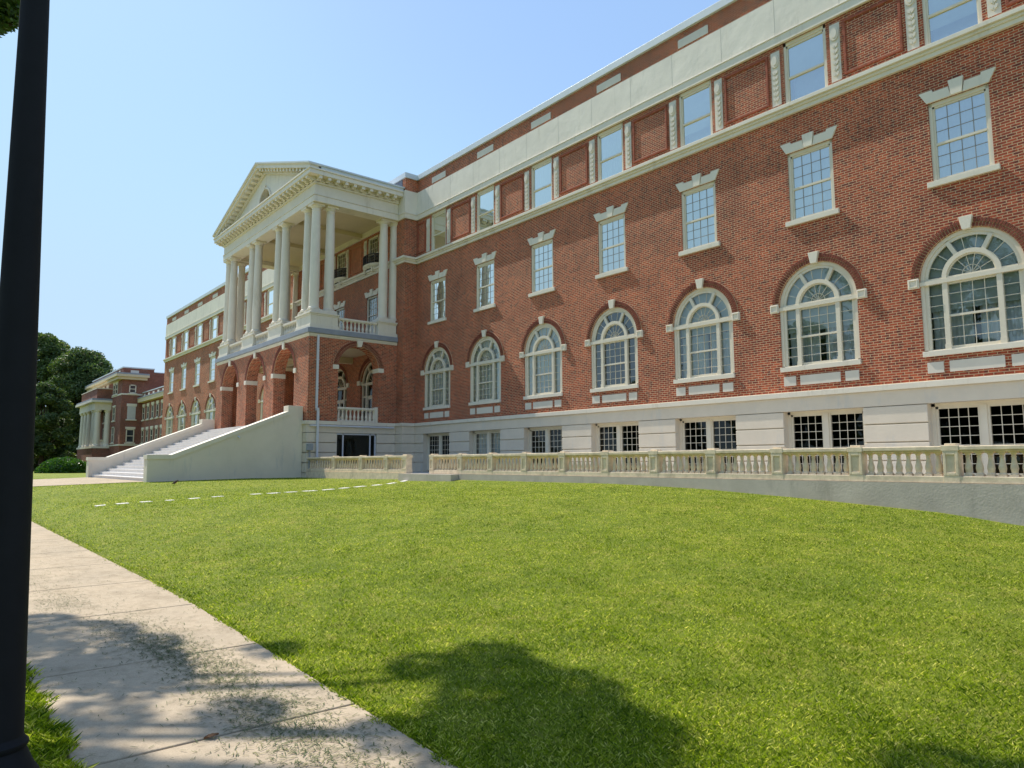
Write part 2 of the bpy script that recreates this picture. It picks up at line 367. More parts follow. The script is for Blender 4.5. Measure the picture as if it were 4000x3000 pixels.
for a, b in zip(ysw, ysw[1:]):
    s.add([(-16.9, a, ground(-10, a) + .012), (-3.8, a, ground(-10, a) + .012), (-3.8, b, ground(-10, b) + .012), (-16.9, b, ground(-10, b) + .012)], [(0, 1, 2, 3)])
struct(s, 'path', 'pave')

# ------------------------------------------------------------------ grass
def tri_mesh(name, V, F, rnd, m_, smooth=False):
    me = bpy.data.meshes.new(name)
    me.vertices.add(len(V)); me.vertices.foreach_set('co', V.astype(np.float32).ravel())
    k = F.shape[1]
    me.loops.add(F.size); me.loops.foreach_set('vertex_index', F.astype(np.int32).ravel())
    me.polygons.add(len(F)); me.polygons.foreach_set('loop_start', np.arange(0, F.size, k, dtype=np.int32))
    me.polygons.foreach_set('loop_total', np.full(len(F), k, dtype=np.int32))
    a = me.attributes.new('rnd', 'FLOAT', 'POINT'); a.data.foreach_set('value', rnd.astype(np.float32))
    me.materials.append(M[m_]); me.update(calc_edges=True); me.validate()
    o = bpy.data.objects.new(name, me); C.objects.link(o); return o
def vground(X, Y):
    gx = np.asarray(xs); gy = np.asarray(ys)
    Z = np.array([g.v[idx[i, j]][2] for i in range(len(xs)) for j in range(len(ys))]).reshape(len(xs), len(ys))
    i = np.clip(np.searchsorted(gx, X) - 1, 0, len(gx) - 2); j = np.clip(np.searchsorted(gy, Y) - 1, 0, len(gy) - 2)
    u = (X - gx[i]) / (gx[i + 1] - gx[i]); v = (Y - gy[j]) / (gy[j + 1] - gy[j])
    return Z[i, j] * (1 - u) * (1 - v) + Z[i + 1, j] * u * (1 - v) + Z[i, j + 1] * (1 - u) * v + Z[i + 1, j + 1] * u * v
def patch(X, Y, s1, s2, ph):
    return 0.5 + 0.5 * np.sin(X * s1 + 1.7 * np.sin(Y * s2 + ph)) * np.sin(Y * s1 * 1.13 + 1.3 * np.sin(X * s2 * .9 + 2 * ph))
def blades(n, dmin, dmax, power, h0, wd):
    th = rng.uniform(math.radians(3), math.radians(99), n)     # angle from +y towards -x
    u = rng.uniform(0, 1, n)
    d = (dmin ** power + u * (dmax ** power - dmin ** power)) ** (1 / power)
    X = CAM.x - d * np.sin(th); Y = CAM.y + d * np.cos(th)
    cre = .035 * np.sin(X * 7.3) + .03 * np.sin(X * 17.1 + 1) + .02
    ok = (Y < -5.75) & ~((Y > SW0 + cre) & (Y < sw1(X) - np.abs(cre) * .8) & (X > -3)) & ~((X < -3.0) & (X > -17.6) & (Y > -12.6)) & ~((X < -3.75) & (X > -17))
    ok &= ~((X < 9.9) & (X > 6.1) & (Y > -5.9))
    X, Y, d = X[ok], Y[ok], d[ok]; n = len(X)
    Z = np.maximum(vground(X, Y), np.where((Y > SW0 - .02) & (Y < SW1), -.01, -9)) - 0.004
    edge = (np.abs(Y - sw1(X)) < 0.09) | (np.abs(Y - SW0) < 0.3)
    p = patch(X, Y, 1.9, 2.7, .3) * 0.5 + patch(X, Y, 6.3, 5.1, 1.2) * 0.3 + rng.uniform(0, .2, n)
    H = h0 * rng.uniform(0.3, 1.15, n) * (0.8 + 0.4 * p) * np.where(edge, 1.3, 1)
    H *= np.where(Y < SW0 + .05, 1.55, 1.0)
    W = wd * rng.uniform(0.6, 1.4, n) * np.maximum(1, d / 8.5)
    a = rng.uniform(0, 2 * PI, n); l = rng.uniform(0.2, 1.6, n) * H; b = rng.uniform(0, 2 * PI, n)
    V = np.empty((n, 4, 3))
    V[:, 0] = np.stack([X - W / 2 * np.cos(a), Y - W / 2 * np.sin(a), Z], 1)
    V[:, 1] = np.stack([X + W / 2 * np.cos(a), Y + W / 2 * np.sin(a), Z], 1)
    mx = np.stack([X + l * .35 * np.cos(b), Y + l * .35 * np.sin(b), Z + H * .6], 1)
    V[:, 2] = mx + np.stack([W * .4 * np.cos(a), W * .4 * np.sin(a), 0 * W], 1)
    V[:, 3] = np.stack([X + l * np.cos(b), Y + l * np.sin(b), Z + H], 1)
    F = np.arange(n * 4).reshape(n, 4)
    dry = .55 * patch(X, Y, 2.3, 3.1, 2.1) + .45 * patch(X, Y, 5.3, 4.1, .7)
    r = np.clip(0.20 + 0.17 * dry + 0.22 * (1 - p) + rng.normal(0, .28, n), 0, 1)
    return V.reshape(-1, 3), F, np.repeat(r, 4)
parts_ = [blades(1150000, 2.6, 36, 0.15, 0.027, 0.0048)]
Vs, Fs, Rs = [], [], []; o_ = 0
for V_, F_, R_ in parts_:
    Vs.append(V_); Fs.append(F_ + o_); Rs.append(R_); o_ += len(V_)
gr = tri_mesh('grass', np.concatenate(Vs), np.concatenate(Fs), np.concatenate(Rs), 'grassblade')
tag(gr, 'short mown green grass with dry patches covering the sloping lawn', 'grass', kind='stuff')
# clippings on the sidewalk
n = 5200; KC = 2.3
cl = []
for cx, cy, sd, k in [(24.3, -18.1, 0.28, 650), (23.3, -18.2, 0.28, 600), (25.6, -18.1, 0.35, 700), (22.3, -18.3, 0.35, 350), (20.3, -18.6, .35, 250), (26.6, -18.15, 0.4, 500), (18.2, -18.6, .4, 150)]:
    cl.append(np.stack([rng.normal(cx, sd * 1.6, int(k * KC)), rng.normal(cy, sd * 0.55, int(k * KC))], 1))
cl.append(np.stack([rng.uniform(12, 28, 1900), rng.uniform(SW0, SW1, 1900)], 1))
cl = np.concatenate(cl); cl = cl[(cl[:, 1] > SW0 + .02) & (cl[:, 1] < sw1(cl[:, 0]) - .02)]; n = len(cl)
L = rng.uniform(0.014, 0.055, n); W_ = rng.uniform(0.0028, 0.0058, n); a = rng.uniform(0, 2 * PI, n); zt = rng.uniform(0.001, 0.012, n)
ca, sa = np.cos(a), np.sin(a)
V = np.empty((n, 4, 3))
for q, (sl_, sw_) in enumerate([(-1, -1), (1, -1), (1, 1), (-1, 1)]):
    V[:, q] = np.stack([cl[:, 0] + sl_ * L / 2 * ca - sw_ * W_ / 2 * sa, cl[:, 1] + sl_ * L / 2 * sa + sw_ * W_ / 2 * ca, 0.003 + (zt if sl_ > 0 else zt * .3)], 1)
o = tri_mesh('grass_clippings', V.reshape(-1, 3), np.arange(n * 4).reshape(n, 4), np.repeat(rng.uniform(0, 1, n), 4), 'clip')
tag(o, 'scattered dry and green grass clippings lying on the concrete sidewalk', 'clippings', kind='stuff')

# a curled dead leaf lying in a sidewalk joint
s = MB()
for i in range(8):
    u0, u1 = i / 8, (i + 1) / 8; w0, w1 = .045 * math.sin(PI * u0) * (1 + .35 * (i % 2)), .045 * math.sin(PI * u1) * (1 + .35 * ((i + 1) % 2))
    for q in (-1, 1): s.quad((.2 * u0 - .1, 0, .006 + .02 * u0), (.2 * u1 - .1, 0, .006 + .02 * u1), (.2 * u1 - .1, q * w1, .03 + .015 * u1), (.2 * u0 - .1, q * w0, .03 + .015 * u0))
M['deadleaf'] = plain('dead leaf', (0.16, 0.08, 0.035), 0.8, 0.3, 40)
o = s.build('dead_leaf', 'deadleaf', loc=(25.74, -18.55, 0.0)); o.rotation_euler = (0, 0, 1.5); o.scale = (.42, .5, .5)
tag(o, 'curled brown dead leaf lying in the nearest sidewalk joint', 'leaf')

# stepping stones across the lawn
sty = [(-5.05, -5.6), (-5.75, -6.2), (-6.35, -6.8), (-6.95, -7.4), (-7.55, -8.1), (-8.2, -8.65), (-8.75, -9.3), (-9.4, -10.0), (-10.1, -10.6), (-10.7, -11.2), (-11.28, -11.75), (-12.5, -12.95), (-13.2, -13.62), (-13.95, -14.25), (-14.55, -14.95), (-15.15, -15.58), (-15.75, -16.1)]
ORD = ['first', 'second', 'third', 'fourth', 'fifth', 'sixth', 'seventh', 'eighth', 'ninth', 'tenth', 'eleventh', 'twelfth', 'thirteenth', 'fourteenth', 'fifteenth', 'sixteenth', 'seventeenth', 'eighteenth']
for i, (a, b) in enumerate(sty[1:]):
    c = (a + b) / 2; z = ground(7.0, c); s = MB(); dz0 = ground(7, b) - z; dz1 = ground(7, a) - z
    j = random.uniform(-.03, .03)
    hx = .15 + random.uniform(-.02, .03); q = .72; e_ = .012
    top = [(-hx + j, (b - a) / 2 * q, dz0 * q + e_), (hx + j, (b - a) / 2 * q, dz0 * q + e_), (hx + j, (a - b) / 2 * q, dz1 * q + e_), (-hx + j, (a - b) / 2 * q, dz1 * q + e_)]
    s.add(top + [(x, y, q - .07) for x, y, q in top], [(0, 1, 2, 3), (7, 6, 5, 4), (0, 4, 5, 1), (1, 5, 6, 2), (2, 6, 7, 3), (3, 7, 4, 0)])
    o = s.build('stepping_stone', 'steps', loc=(7.0, c, z), bevel=0.004)
    tag(o, 'pale stepping stone in the lawn, %s one from the balustrade gap' % ORD[i], 'stepping stone', 'stepping stones crossing the lawn')

# ------------------------------------------------------------------ windows (templates around x=0, wall face y=0)
def wavy(x0, x1, z0, z1, y, amp=0.03, wl=0.16):
    s = MB(); n = max(6, int((x1 - x0) / wl * 8))
    for i in range(n):
        a = x0 + (x1 - x0) * i / n; b = x0 + (x1 - x0) * (i + 1) / n
        f = lambda x: y + amp * math.sin(x / wl * 2 * PI) + amp * .5 * math.sin(x / wl * 3.3)
        s.quad((a, f(a), z0), (b, f(b), z0), (b, f(b), z1), (a, f(a), z1))
    return s
def arch_window(curt):
    s = MB()
    ZS = 6.245
    s.band(0, ZS, 1.085, 1.18, 0.03, 0.16, n=28); s.band(0, ZS, 1.0, 1.09, 0.055, 0.15, n=28)
    for q in (-1, 1):
        s.box(q * 1.09, q * 1.18, 0.03, 0.16, 4.40, ZS); s.box(q * 1.0, q * 1.092, 0.055, 0.15, 4.40, ZS - .1)
        s.box(q * .545, q * .665, 0.005, 0.15, 4.56, 6.14); s.box(q * .535, q * .675, -0.012, 0.16, 4.40, 4.56)
    s.box(-1.18, 1.18, -0.015, 0.17, 6.14, 6.245)
    s.box(-1.18, 1.18, 0.03, 0.16, 4.40, 4.44)
    s.band(0, ZS, 0.555, 0.665, 0.01, 0.15, n=24); s.band(0, ZS, 0.52, 0.557, 0.045, 0.14, n=24)
    for a in (62, 118): s.spoke(0, ZS, .66, 1.05, math.radians(a), .10, 0.015, 0.14)
    s.box(-.545, .545, 0.04, 0.12, 5.25, 5.305)
    s.box(-.545, .545, 0.05, 0.14, 4.44, 4.50); s.box(-.545, .545, 0.05, 0.14, 6.09, 6.14)
    s.box(-1.0, 1.0, 0.03, 0.14, ZS, ZS + .05)
    t = 0.0075
    for x in (-.265, 0, .265): s.box(x - t, x + t, 0.08, 0.11, 4.5, 6.09)
    for x in (-.835, .835): s.box(x - .004, x + .004, 0.085, 0.105, 4.44, 4.45)
    for z in (4.72, 4.99, 5.58, 5.85):
        s.box(-.545, .545, 0.082, 0.108, z - t, z + t)
    for z in (4.72, 4.99, 5.27, 5.58, 5.85):
        for q in (-1, 1): s.box(q * .665, q * 1.0, 0.082, 0.108, z - t, z + t)
    s.band(0, ZS + .05, .20, .216, 0.085, 0.11, n=14)
    for a in (26, 52, 78, 102, 128, 154): s.spoke(0, ZS + .05, .03, .53, math.radians(a), .014, 0.085, 0.11)
    for a in (21, 42, 80, 100, 138, 159): s.spoke(0, ZS, .66, 1.02, math.radians(a), .016, 0.085, 0.11)
    w_ = s.build('window', 'frame')
    p = MB(); pts = [(-1.04, 4.42), (1.04, 4.42)] + [(1.04 * math.cos(PI * i / 24), ZS + 1.04 * math.sin(PI * i / 24)) for i in range(25)]
    p.add([(x, 0.095, z) for x, z in pts], [tuple(range(len(pts)))]); p.build('pane', 'glass', w_)
    l = MB(); l.box(-1.2, 1.2, -0.07, 0.10, 4.27, 4.405); l.build('sill', 'cream', w_, bevel=.006)
    for q in (-1, 1):
        l = MB(); a, b = sorted((q * 1.19, q * 1.46)); l.box(a, b, -0.06, 0.02, 6.10, 6.36)
        l.box(a + .03, b - .03, -0.085, -0.05, 6.13, 6.15); l.box(a + .03, b - .03, -0.085, -0.05, 6.31, 6.33)
        l.box(a + .03, a + .05, -0.085, -0.05, 6.15, 6.31); l.box(b - .05, b - .03, -0.085, -0.05, 6.15, 6.31)
        l.build('impost_block', 'cream', w_, bevel=.004)
    l = MB(); l.prism_xz([(-.09, 7.39), (.09, 7.39), (.155, 7.72), (-.155, 7.72)], -0.10, 0.02); l.build('keystone', 'cream', w_, bevel=.005)
    l = MB(); arch_ring(l, 0, ZS, 1.185, 1.405, -0.035); l.build('brick_arch', ['vous', 'mortar'], w_)
    l = MB()
    for a, b in ((-1.12, -.74), (-.6, .6), (.74, 1.12)): l.box(a, b, -0.028, 0.02, 3.84, 4.12)
    l.build('apron_panel', 'block', w_)
    if curt == 'full':
        for a, b in ((-1.02, 1.02),): wavy(a, b, 4.40, 7.3, .20).build('curtain', 'curtain', w_)
    elif curt == 'part':
        wavy(-1.02, 0.02, 4.40, 5.85, .28, .035, .19).build('curtain', 'curtain', w_); wavy(.16, 1.02, 4.40, 5.85, .28, .035, .17).build('curtain', 'curtain', w_)
        b = MB(); b.box(-1.02, 1.02, .22, .225, 5.88, 7.3); b.build('blind', 'blind', w_)
    elif curt == 'blind':
        wavy(-1.02, -.1, 4.40, 5.5, .30, .035, .19).build('curtain', 'curtain', w_); wavy(.05, 1.02, 4.40, 5.5, .30, .035, .17).build('curtain', 'curtain', w_)
        b = MB(); b.box(-1.02, 1.02, .20, .205, 5.15 if rng.random() < .5 else 5.45, 7.3); b.build('blind', 'blind', w_)
    return w_
def arch_ring(l, cx, cz, r0, r1, yf, y1=0.03, rows=2, key=0.115):
    l.cm = 1; l.band(cx, cz, r0, r1, yf + 0.014, y1, n=28); l.cm = 0
    dr = (r1 - r0) / rows
    for k in range(rows):
        a, b = r0 + k * dr + .006, r0 + (k + 1) * dr - .006
        n = int(PI * b / 0.078)
        for i in range(n):
            a0 = PI * i / n + .009 / b; a1 = PI * (i + 1) / n - .009 / b
            if abs((a0 + a1) / 2 - PI / 2) < key / r0: continue
            l.band(cx, cz, a, b, yf - .012 * (k == rows - 1), y1, a0, a1, 1)
def rect_window():
    s = MB()
    for q in (-1, 1): s.box(q * .70, q * .62, 0.03, 0.16, 8.83, 10.97); s.box(q * .625, q * .575, 0.06, 0.15, 8.83, 10.9)
    s.box(-.7, .7, 0.03, 0.16, 10.87, 10.97); s.box(-.62, .62, 0.06, 0.15, 10.82, 10.88); s.box(-.62, .62, 0.05, 0.15, 8.83, 8.91)
    s.box(-.575, .575, 0.05, 0.12, 9.80, 9.86)
    t = .008; s.cm = 1
    for x in (-.29, 0, .29): s.box(x - t, x + t, 0.085, 0.11, 8.9, 10.83)
    for z in (9.21, 9.51, 10.18, 10.5): s.box(-.575, .575, 0.087, 0.108, z - t, z + t)
    w_ = s.build('window', ['frame', 'muntin'])
    p = MB(); p.quad((-.6, .095, 8.85), (.6, .095, 8.85), (.6, .095, 10.87), (-.6, .095, 10.87)); p.build('pane', 'topglass', w_)
    l = MB(); l.box(-.82, .82, -.08, .06, 8.69, 8.83); l.build('sill', 'cream', w_, bevel=.006)
    l = MB()
    for q in (-1, 1):
        P = [(.135, 10.975), (.72, 10.975), (.895, 11.30), (.57, 11.30), (.555, 11.235), (.185, 11.235)]
        l.prism_xz([(q * x, z) for x, z in P], -.05, .02)
    l.prism_xz([(-.125, 10.975), (.125, 10.975), (.175, 11.38), (-.175, 11.38)], -.075, .02)
    l.build('lintel', 'cream', w_, bevel=.004)
    wavy(-.6, .6, 8.84, 10.9, .16, .02, .15).build('curtain', 'sheer', w_)
    return w_
def top_window(relief=True, curt='curtain'):
    s = MB()
    for q in (-1, 1): s.box(q * .68, q * .60, 0.03, 0.16, 12.49, 14.57); s.box(q * .605, q * .56, 0.06, 0.15, 12.49, 14.45)
    s.box(-.68, .68, 0.03, 0.16, 14.45, 14.57); s.box(-.6, .6, 0.06, 0.15, 14.38, 14.46); s.box(-.6, .6, 0.05, 0.15, 12.49, 12.55)
    s.box(-.56, .56, 0.045, 0.12, 13.36, 13.42)
    w_ = s.build('window', 'frame')
    p = MB(); p.quad((-.6, .095, 12.5), (.6, .095, 12.5), (.6, .095, 14.45), (-.6, .095, 14.45)); p.build('pane', 'topglass', w_)
    if curt == 'curtain': wavy(-.6, .6, 12.5, 14.46, .155, .02, .15).build('curtain', 'sheer', w_)
    else:
        b = MB(); b.box(-.6, .6, .13, .135, curt, 14.46); b.build('blind', 'sheer', w_)
        b = MB(); b.box(-.6, .6, .42, .43, 12.5, 14.46); b.build('curtain', 'curtain', w_)
    return w_
def relief_panel():
    s = MB(); s.box(-.15, .15, -.012, .02, 12.64, 14.41)
    # oval medallion
    def oval(rx, rz, cz, y0, y1, n=18):
        s.prism_xz([(rx * math.cos(2 * PI * i / n), cz + rz * math.sin(2 * PI * i / n)) for i in range(n)], y0, y1)
    oval(.135, .215, 14.10, -.05, .0); oval(.105, .175, 14.10, -.028, -.0); oval(.085, .15, 14.10, -.075, -.03)
    for k in range(6):
        z = 13.72 - k * .175
        for q in (-1, 1):
            s.prism_xz([(0, z), (q * .05, z + .07), (q * .095, z + .05), (q * .07, z - .03), (q * .02, z - .06)], -.05, 0)
        s.prism_xz([(-.018, z - .09), (.018, z - .09), (.022, z + .02), (-.022, z + .02)], -.04, 0)
    return s.build('relief_panel', 'block')
def basement_window(curt=False):
    s = MB()
    Y = 0.22
    for q in (-1, 1): s.box(q * 1.18, q * 1.09, Y - .02, Y + .1, 1.2, 3.07); s.box(q * 1.09, q * 1.03, Y + .02, Y + .1, 1.2, 3.0)
    s.box(-1.18, 1.18, Y - .02, Y + .1, 2.99, 3.07); s.box(-1.1, 1.1, Y + .02, Y + .1, 2.93, 3.0)
    s.box(-.075, .075, Y - .03, Y + .1, 1.2, 3.0); s.box(-.13, .13, Y + .0, Y + .1, 1.2, 3.0)
    s.box(-1.1, 1.1, Y, Y + .1, 1.2, 1.3)
    t = .008
    for q in (-1, 1):
        for k in (1, 2, 3): x = q * (.13 + k * .225); s.box(x - t, x + t, Y + .045, Y + .075, 1.3, 2.94)
        for k in range(1, 7): z = 2.94 - k * .235; a, b = sorted((q * .13, q * 1.03)); s.box(a, b, Y + .047, Y + .073, z - t, z + t)
    w_ = s.build('basement_window', 'frame')
    p = MB(); p.quad((-1.05, Y + .06, 1.25), (1.05, Y + .06, 1.25), (1.05, Y + .06, 2.97), (-1.05, Y + .06, 2.97)); p.build('pane', 'darkglass' if not curt else 'glass', w_)
    if curt: wavy(-1.05, 1.05, 1.25, 2.97, Y + .2, .03, .15).build('curtain', 'curtain', w_)
    return w_

# ------------------------------------------------------------------ the main building
B = empty('brick_building', (0, 0, 0), label='long four storey red brick building with cream columned portico and white stone trim', cat='building')
def wing(parent, bays, xl, xr, left=False, sc=None):
    """bays: list of bay centres in wing coordinates"""
    H = []; R_ = []; T = []; Bm = []
    for x in bays:
        H.append((x, 1.18, 4.27, 7.425, True)); R_.append((x, .70, 8.83, 10.97, False)); T.append((x, .68, 12.49, 14.57, False)); Bm.append((x, 1.18, 1.1, 3.07, False))
    s = MB(); s.wall(xl, xr, 3.64, 8.0, H); s.wall(xl, xr, 8.0, 12.16, R_); s.wall(xl, xr, 12.49, 14.57, T)
    s.quad((xl, 0.01, 16.1), (xr, 0.01, 16.1), (xr, 0.01, 16.85), (xl, 0.01, 16.85))
    # raised brick panel frames between the top windows
    cs = sorted(bays); mids = [(a + b) / 2 for a, b in zip(cs, cs[1:])] + [cs[0] - 2, cs[-1] + 2]
    for mx in mids:
        x0, x1 = mx - .80, mx + .80
        if mx < cs[0]: x0 = mx + .02
        if mx > cs[-1] and xr - cs[-1] < 3: x1 = xr - .02
        if mx == cs[0] - 2 and False: continue
        rg = MB()
        for a, b, c, d in ((x0, x1, 12.72, 12.795), (x0, x1, 14.305, 14.38), (x0, x0 + .075, 12.795, 14.305), (x1 - .075, x1, 12.795, 14.305)): rg.box(a, b, -.045, .01, c, d)
        rg.build('brick_panel', 'panelbrick', parent, bevel=.012)
        s.box(x0 - .02, x1 + .02, -.012, .01, 12.495, 12.66)
    wallo = s.build('brick_wall', 'brick', parent)
    # basement rustication
    s = MB(); s.wall(xl, xr, 0.3, 3.07, Bm, y=0.0, dep=.3); s.cm = 1
    e = sorted([(x - 1.18, x + 1.18) for x in bays]); seg = []; c = xl
    for a, b in e: seg.append((c, a)); c = b
    seg.append((c, xr)); s.cm = 0
    for a, b in seg:
        if b - a < .1: continue
        for k in range(6):
            z1 = 3.055 - k * .487; s.box(a + (0 if a == xl else .0), b, -.055, .004, z1 - .452, z1)
    bo = s.build('basement_wall', ['rust', 'groove'], parent, bevel=.012)
    s = MB(); s.box(xl, xr, -.06, .05, 3.075, 3.48); s.build('plinth_band', 'rust', parent)
    s = MB(); s.box(xl, xr, -.13, .03, 3.485, 3.64); s.build('plinth_ledge', 'cream', parent, bevel=.01)
    s = MB(); s.box(xl, xr, -.10, .05, 12.165, 12.29); s.box(xl, xr, -.15, .05, 12.29, 12.37); s.box(xl, xr, -.22, .05, 12.37, 12.485); s.build('string_course', 'cream', parent, bevel=.008)
    s = MB(); s.box(xl, xr, -.10, .05, 14.575, 14.84); s.box(xl, xr, -.125, .05, 14.84, 14.875); s.build('architrave', 'cream', parent, bevel=.006)
    s = MB(); s.quad((xl, -.06, 14.875), (xr, -.06, 14.875), (xr, -.06, 16.13), (xl, -.06, 16.13)); s.quad((xl, -.06, 16.13), (xr, -.06, 16.13), (xr, .05, 16.13), (xl, .05, 16.13)); s.cm = 1
    for x in bays:
        for q in (-.9, 1.15): s.box(x + q, x + q + .012, -.062, -.05, 14.875, 16.13)
    s.build('frieze', ['stucco', 'seam'], parent)
    s = MB(); s.box(xl, xr, -.10, .5, 16.82, 17.10); s.build('coping', 'coping', parent, bevel=.01)
    s = MB()
    for x in bays: s.box(x - .63, x + .63, -.015, .03, 16.25, 16.56)
    for x in bays:
        pl = MB(); pl.box(x - .63, x + .63, -.015, .03, 16.25, 16.56); pl.build('attic_plaque', 'block', parent)
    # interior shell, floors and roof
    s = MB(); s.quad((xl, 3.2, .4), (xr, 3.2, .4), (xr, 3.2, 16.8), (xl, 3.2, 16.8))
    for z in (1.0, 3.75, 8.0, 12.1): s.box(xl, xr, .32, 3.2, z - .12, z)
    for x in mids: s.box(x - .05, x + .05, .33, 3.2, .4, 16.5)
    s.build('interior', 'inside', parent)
    s = MB(); s.box(xl, xr, .3, 16, 16.5, 16.7); s.build('roof', 'slate', parent)

rbays = [4.0 * k for k in range(8)]
# right wing
wing(B, rbays, -2.05, 30.0)
s = MB(); s.quad((30, 0, .3), (30, 16, .3), (30, 16, 16.9), (30, 0, 16.9)); s.quad((-2, 16, .3), (30, 16, .3), (30, 16, 16.9), (-2, 16, 16.9)); s.build('end_wall', 'brick', B)
kinds = {}
def get(kind):
    if kind not in kinds:
        kinds[kind] = arch_window(kind[5:]) if kind.startswith('arch_') else {'rect': rect_window, 'top': top_window, 'topb1': lambda: top_window(curt=13.0), 'topb2': lambda: top_window(curt=13.45), 'bas': basement_window, 'basc': lambda: basement_window(True), 'rel': relief_panel}[kind]()
        kinds[kind].parent = B; return kinds[kind]
    return copy_tree(kinds[kind], B)
archk = ['full', 'full', 'full', 'open', 'part', 'blind', 'blind', 'part']
for k, x in enumerate(rbays):
    place(get('arch_' + archk[k]), (x, 0, 0)); place(get('rect'), (x, 0, 0))
    place(get(['top', 'top', 'top', 'top', 'topb1', 'topb2', 'topb1', 'top'][k]), (x, 0, 0))
    place(get('basc' if k == 1 else 'bas'), (x, 0, 0))
    for q in (-.95, .95): place(get('rel'), (x + q, 0, 0))
# left wing (same bays, seen beyond the portico)
LW = empty('left_wing', (-23.1, 0, 0)); LW.parent = B
LW.scale = (1.14, 1, 1.035); LW.location = (-23.1, 0, 3.64 * (1 - 1.035))
lb = [-4.0 * k for k in range(7)]
wing(LW, lb, -26.6, 4.69)
s = MB(); s.quad((-26.6, 0, .3), (-26.6, 16, .3), (-26.6, 16, 16.9), (-26.6, 0, 16.9)); s.build('end_wall', 'brick', LW)
for k, x in enumerate(lb):
    wx, wz = -23.1 + 1.14 * x, 3.64 * (1 - 1.035)
    for kd in ('arch_full', 'rect', 'top', 'bas'): place(get(kd), (wx, 0, wz), 0, (1.14, 1, 1.035))
    for q in (-1.08, 1.08): place(get('rel'), (wx + q, 0, wz), 0, (1.14, 1, 1.035))

# pavilion behind the portico
PY = -0.75; PX0, PX1 = -17.75, -2.05
pb = [-5.6, -9.65, -13.75]
s = MB()
s.wall(PX0, PX1, 3.64, 8.0, [(x, 1.18, 3.70, 7.25, True) for x in pb], PY, .35)
s.wall(PX0, PX1, 8.0, 12.16, [(x, .62, 8.25 if x != -5.6 else 8.83, 10.97, False) for x in pb], PY, .2)
s.wall(PX0, PX1, 12.16, 14.9, [(x, .62, 12.49, 14.45, False) for x in pb], PY, .2)
for x in (PX0, PX1):
    s.quad((x, PY, 3.64), (x, .02, 3.64), (x, .02, 14.57), (x, PY, 14.57)); s.quad((x, PY, 16.1), (x, .02, 16.1), (x, .02, 16.85), (x, PY, 16.85))
s.quad((PX0, PY, 16.1), (PX1, PY, 16.1), (PX1, PY, 16.85), (PX0, PY, 16.85))
s.build('pavilion_wall', 'brick', B)
def ringx(name, m_, z0, z1, pr, bevel=0, par=B):   # trim that wraps the pavilion front and its returns
    s = MB(); s.box(PX0 - pr, PX1 + pr, PY - pr, PY + .05, z0, z1)
    for x, q in ((PX0, -1), (PX1, 1)): s.box(x - .02 * q, x + pr * q, PY + .05, .03, z0, z1)
    s.build(name, m_, par, bevel=bevel)
ringx('string_course', 'cream', 12.165, 12.29, .10); ringx('string_course', 'cream', 12.29, 12.37, .15); ringx('string_course', 'cream', 12.37, 12.485, .22)
ringx('architrave', 'cream', 14.575, 14.84, .10); ringx('architrave', 'cream', 14.84, 14.875, .125)
ringx('frieze', 'stucco', 14.875, 16.13, .06); ringx('coping', 'coping', 16.82, 17.10, .10)
ringx('plinth_band', 'rust', 3.075, 3.48, .06); ringx('plinth_ledge', 'cream', 3.485, 3.64, .13)
s = MB(); s.box(PX0, PX1, PY, .02, .3, 3.07)
for k in range(6): z1 = 3.055 - k * .487; s.box(PX0 - .055, PX1 + .055, PY - .055, .0, z1 - .452, z1)
s.build('basement_wall', 'rust', B, bevel=.012)
s = MB(); s.box(-6.5, PX1 - .32, PY - .03, PY + .02, 16.14, 16.82); s.build('roof_flashing', 'slate', B)
s = MB(); s.box(PX0 + .1, PX1 - .1, PY + .15, 16, 16.55, 16.78); s.build('roof', 'slate', B)
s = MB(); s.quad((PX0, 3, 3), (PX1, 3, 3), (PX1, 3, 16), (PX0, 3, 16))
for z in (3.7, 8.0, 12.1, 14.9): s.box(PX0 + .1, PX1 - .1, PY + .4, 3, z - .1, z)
s.build('interior', 'inside', B)
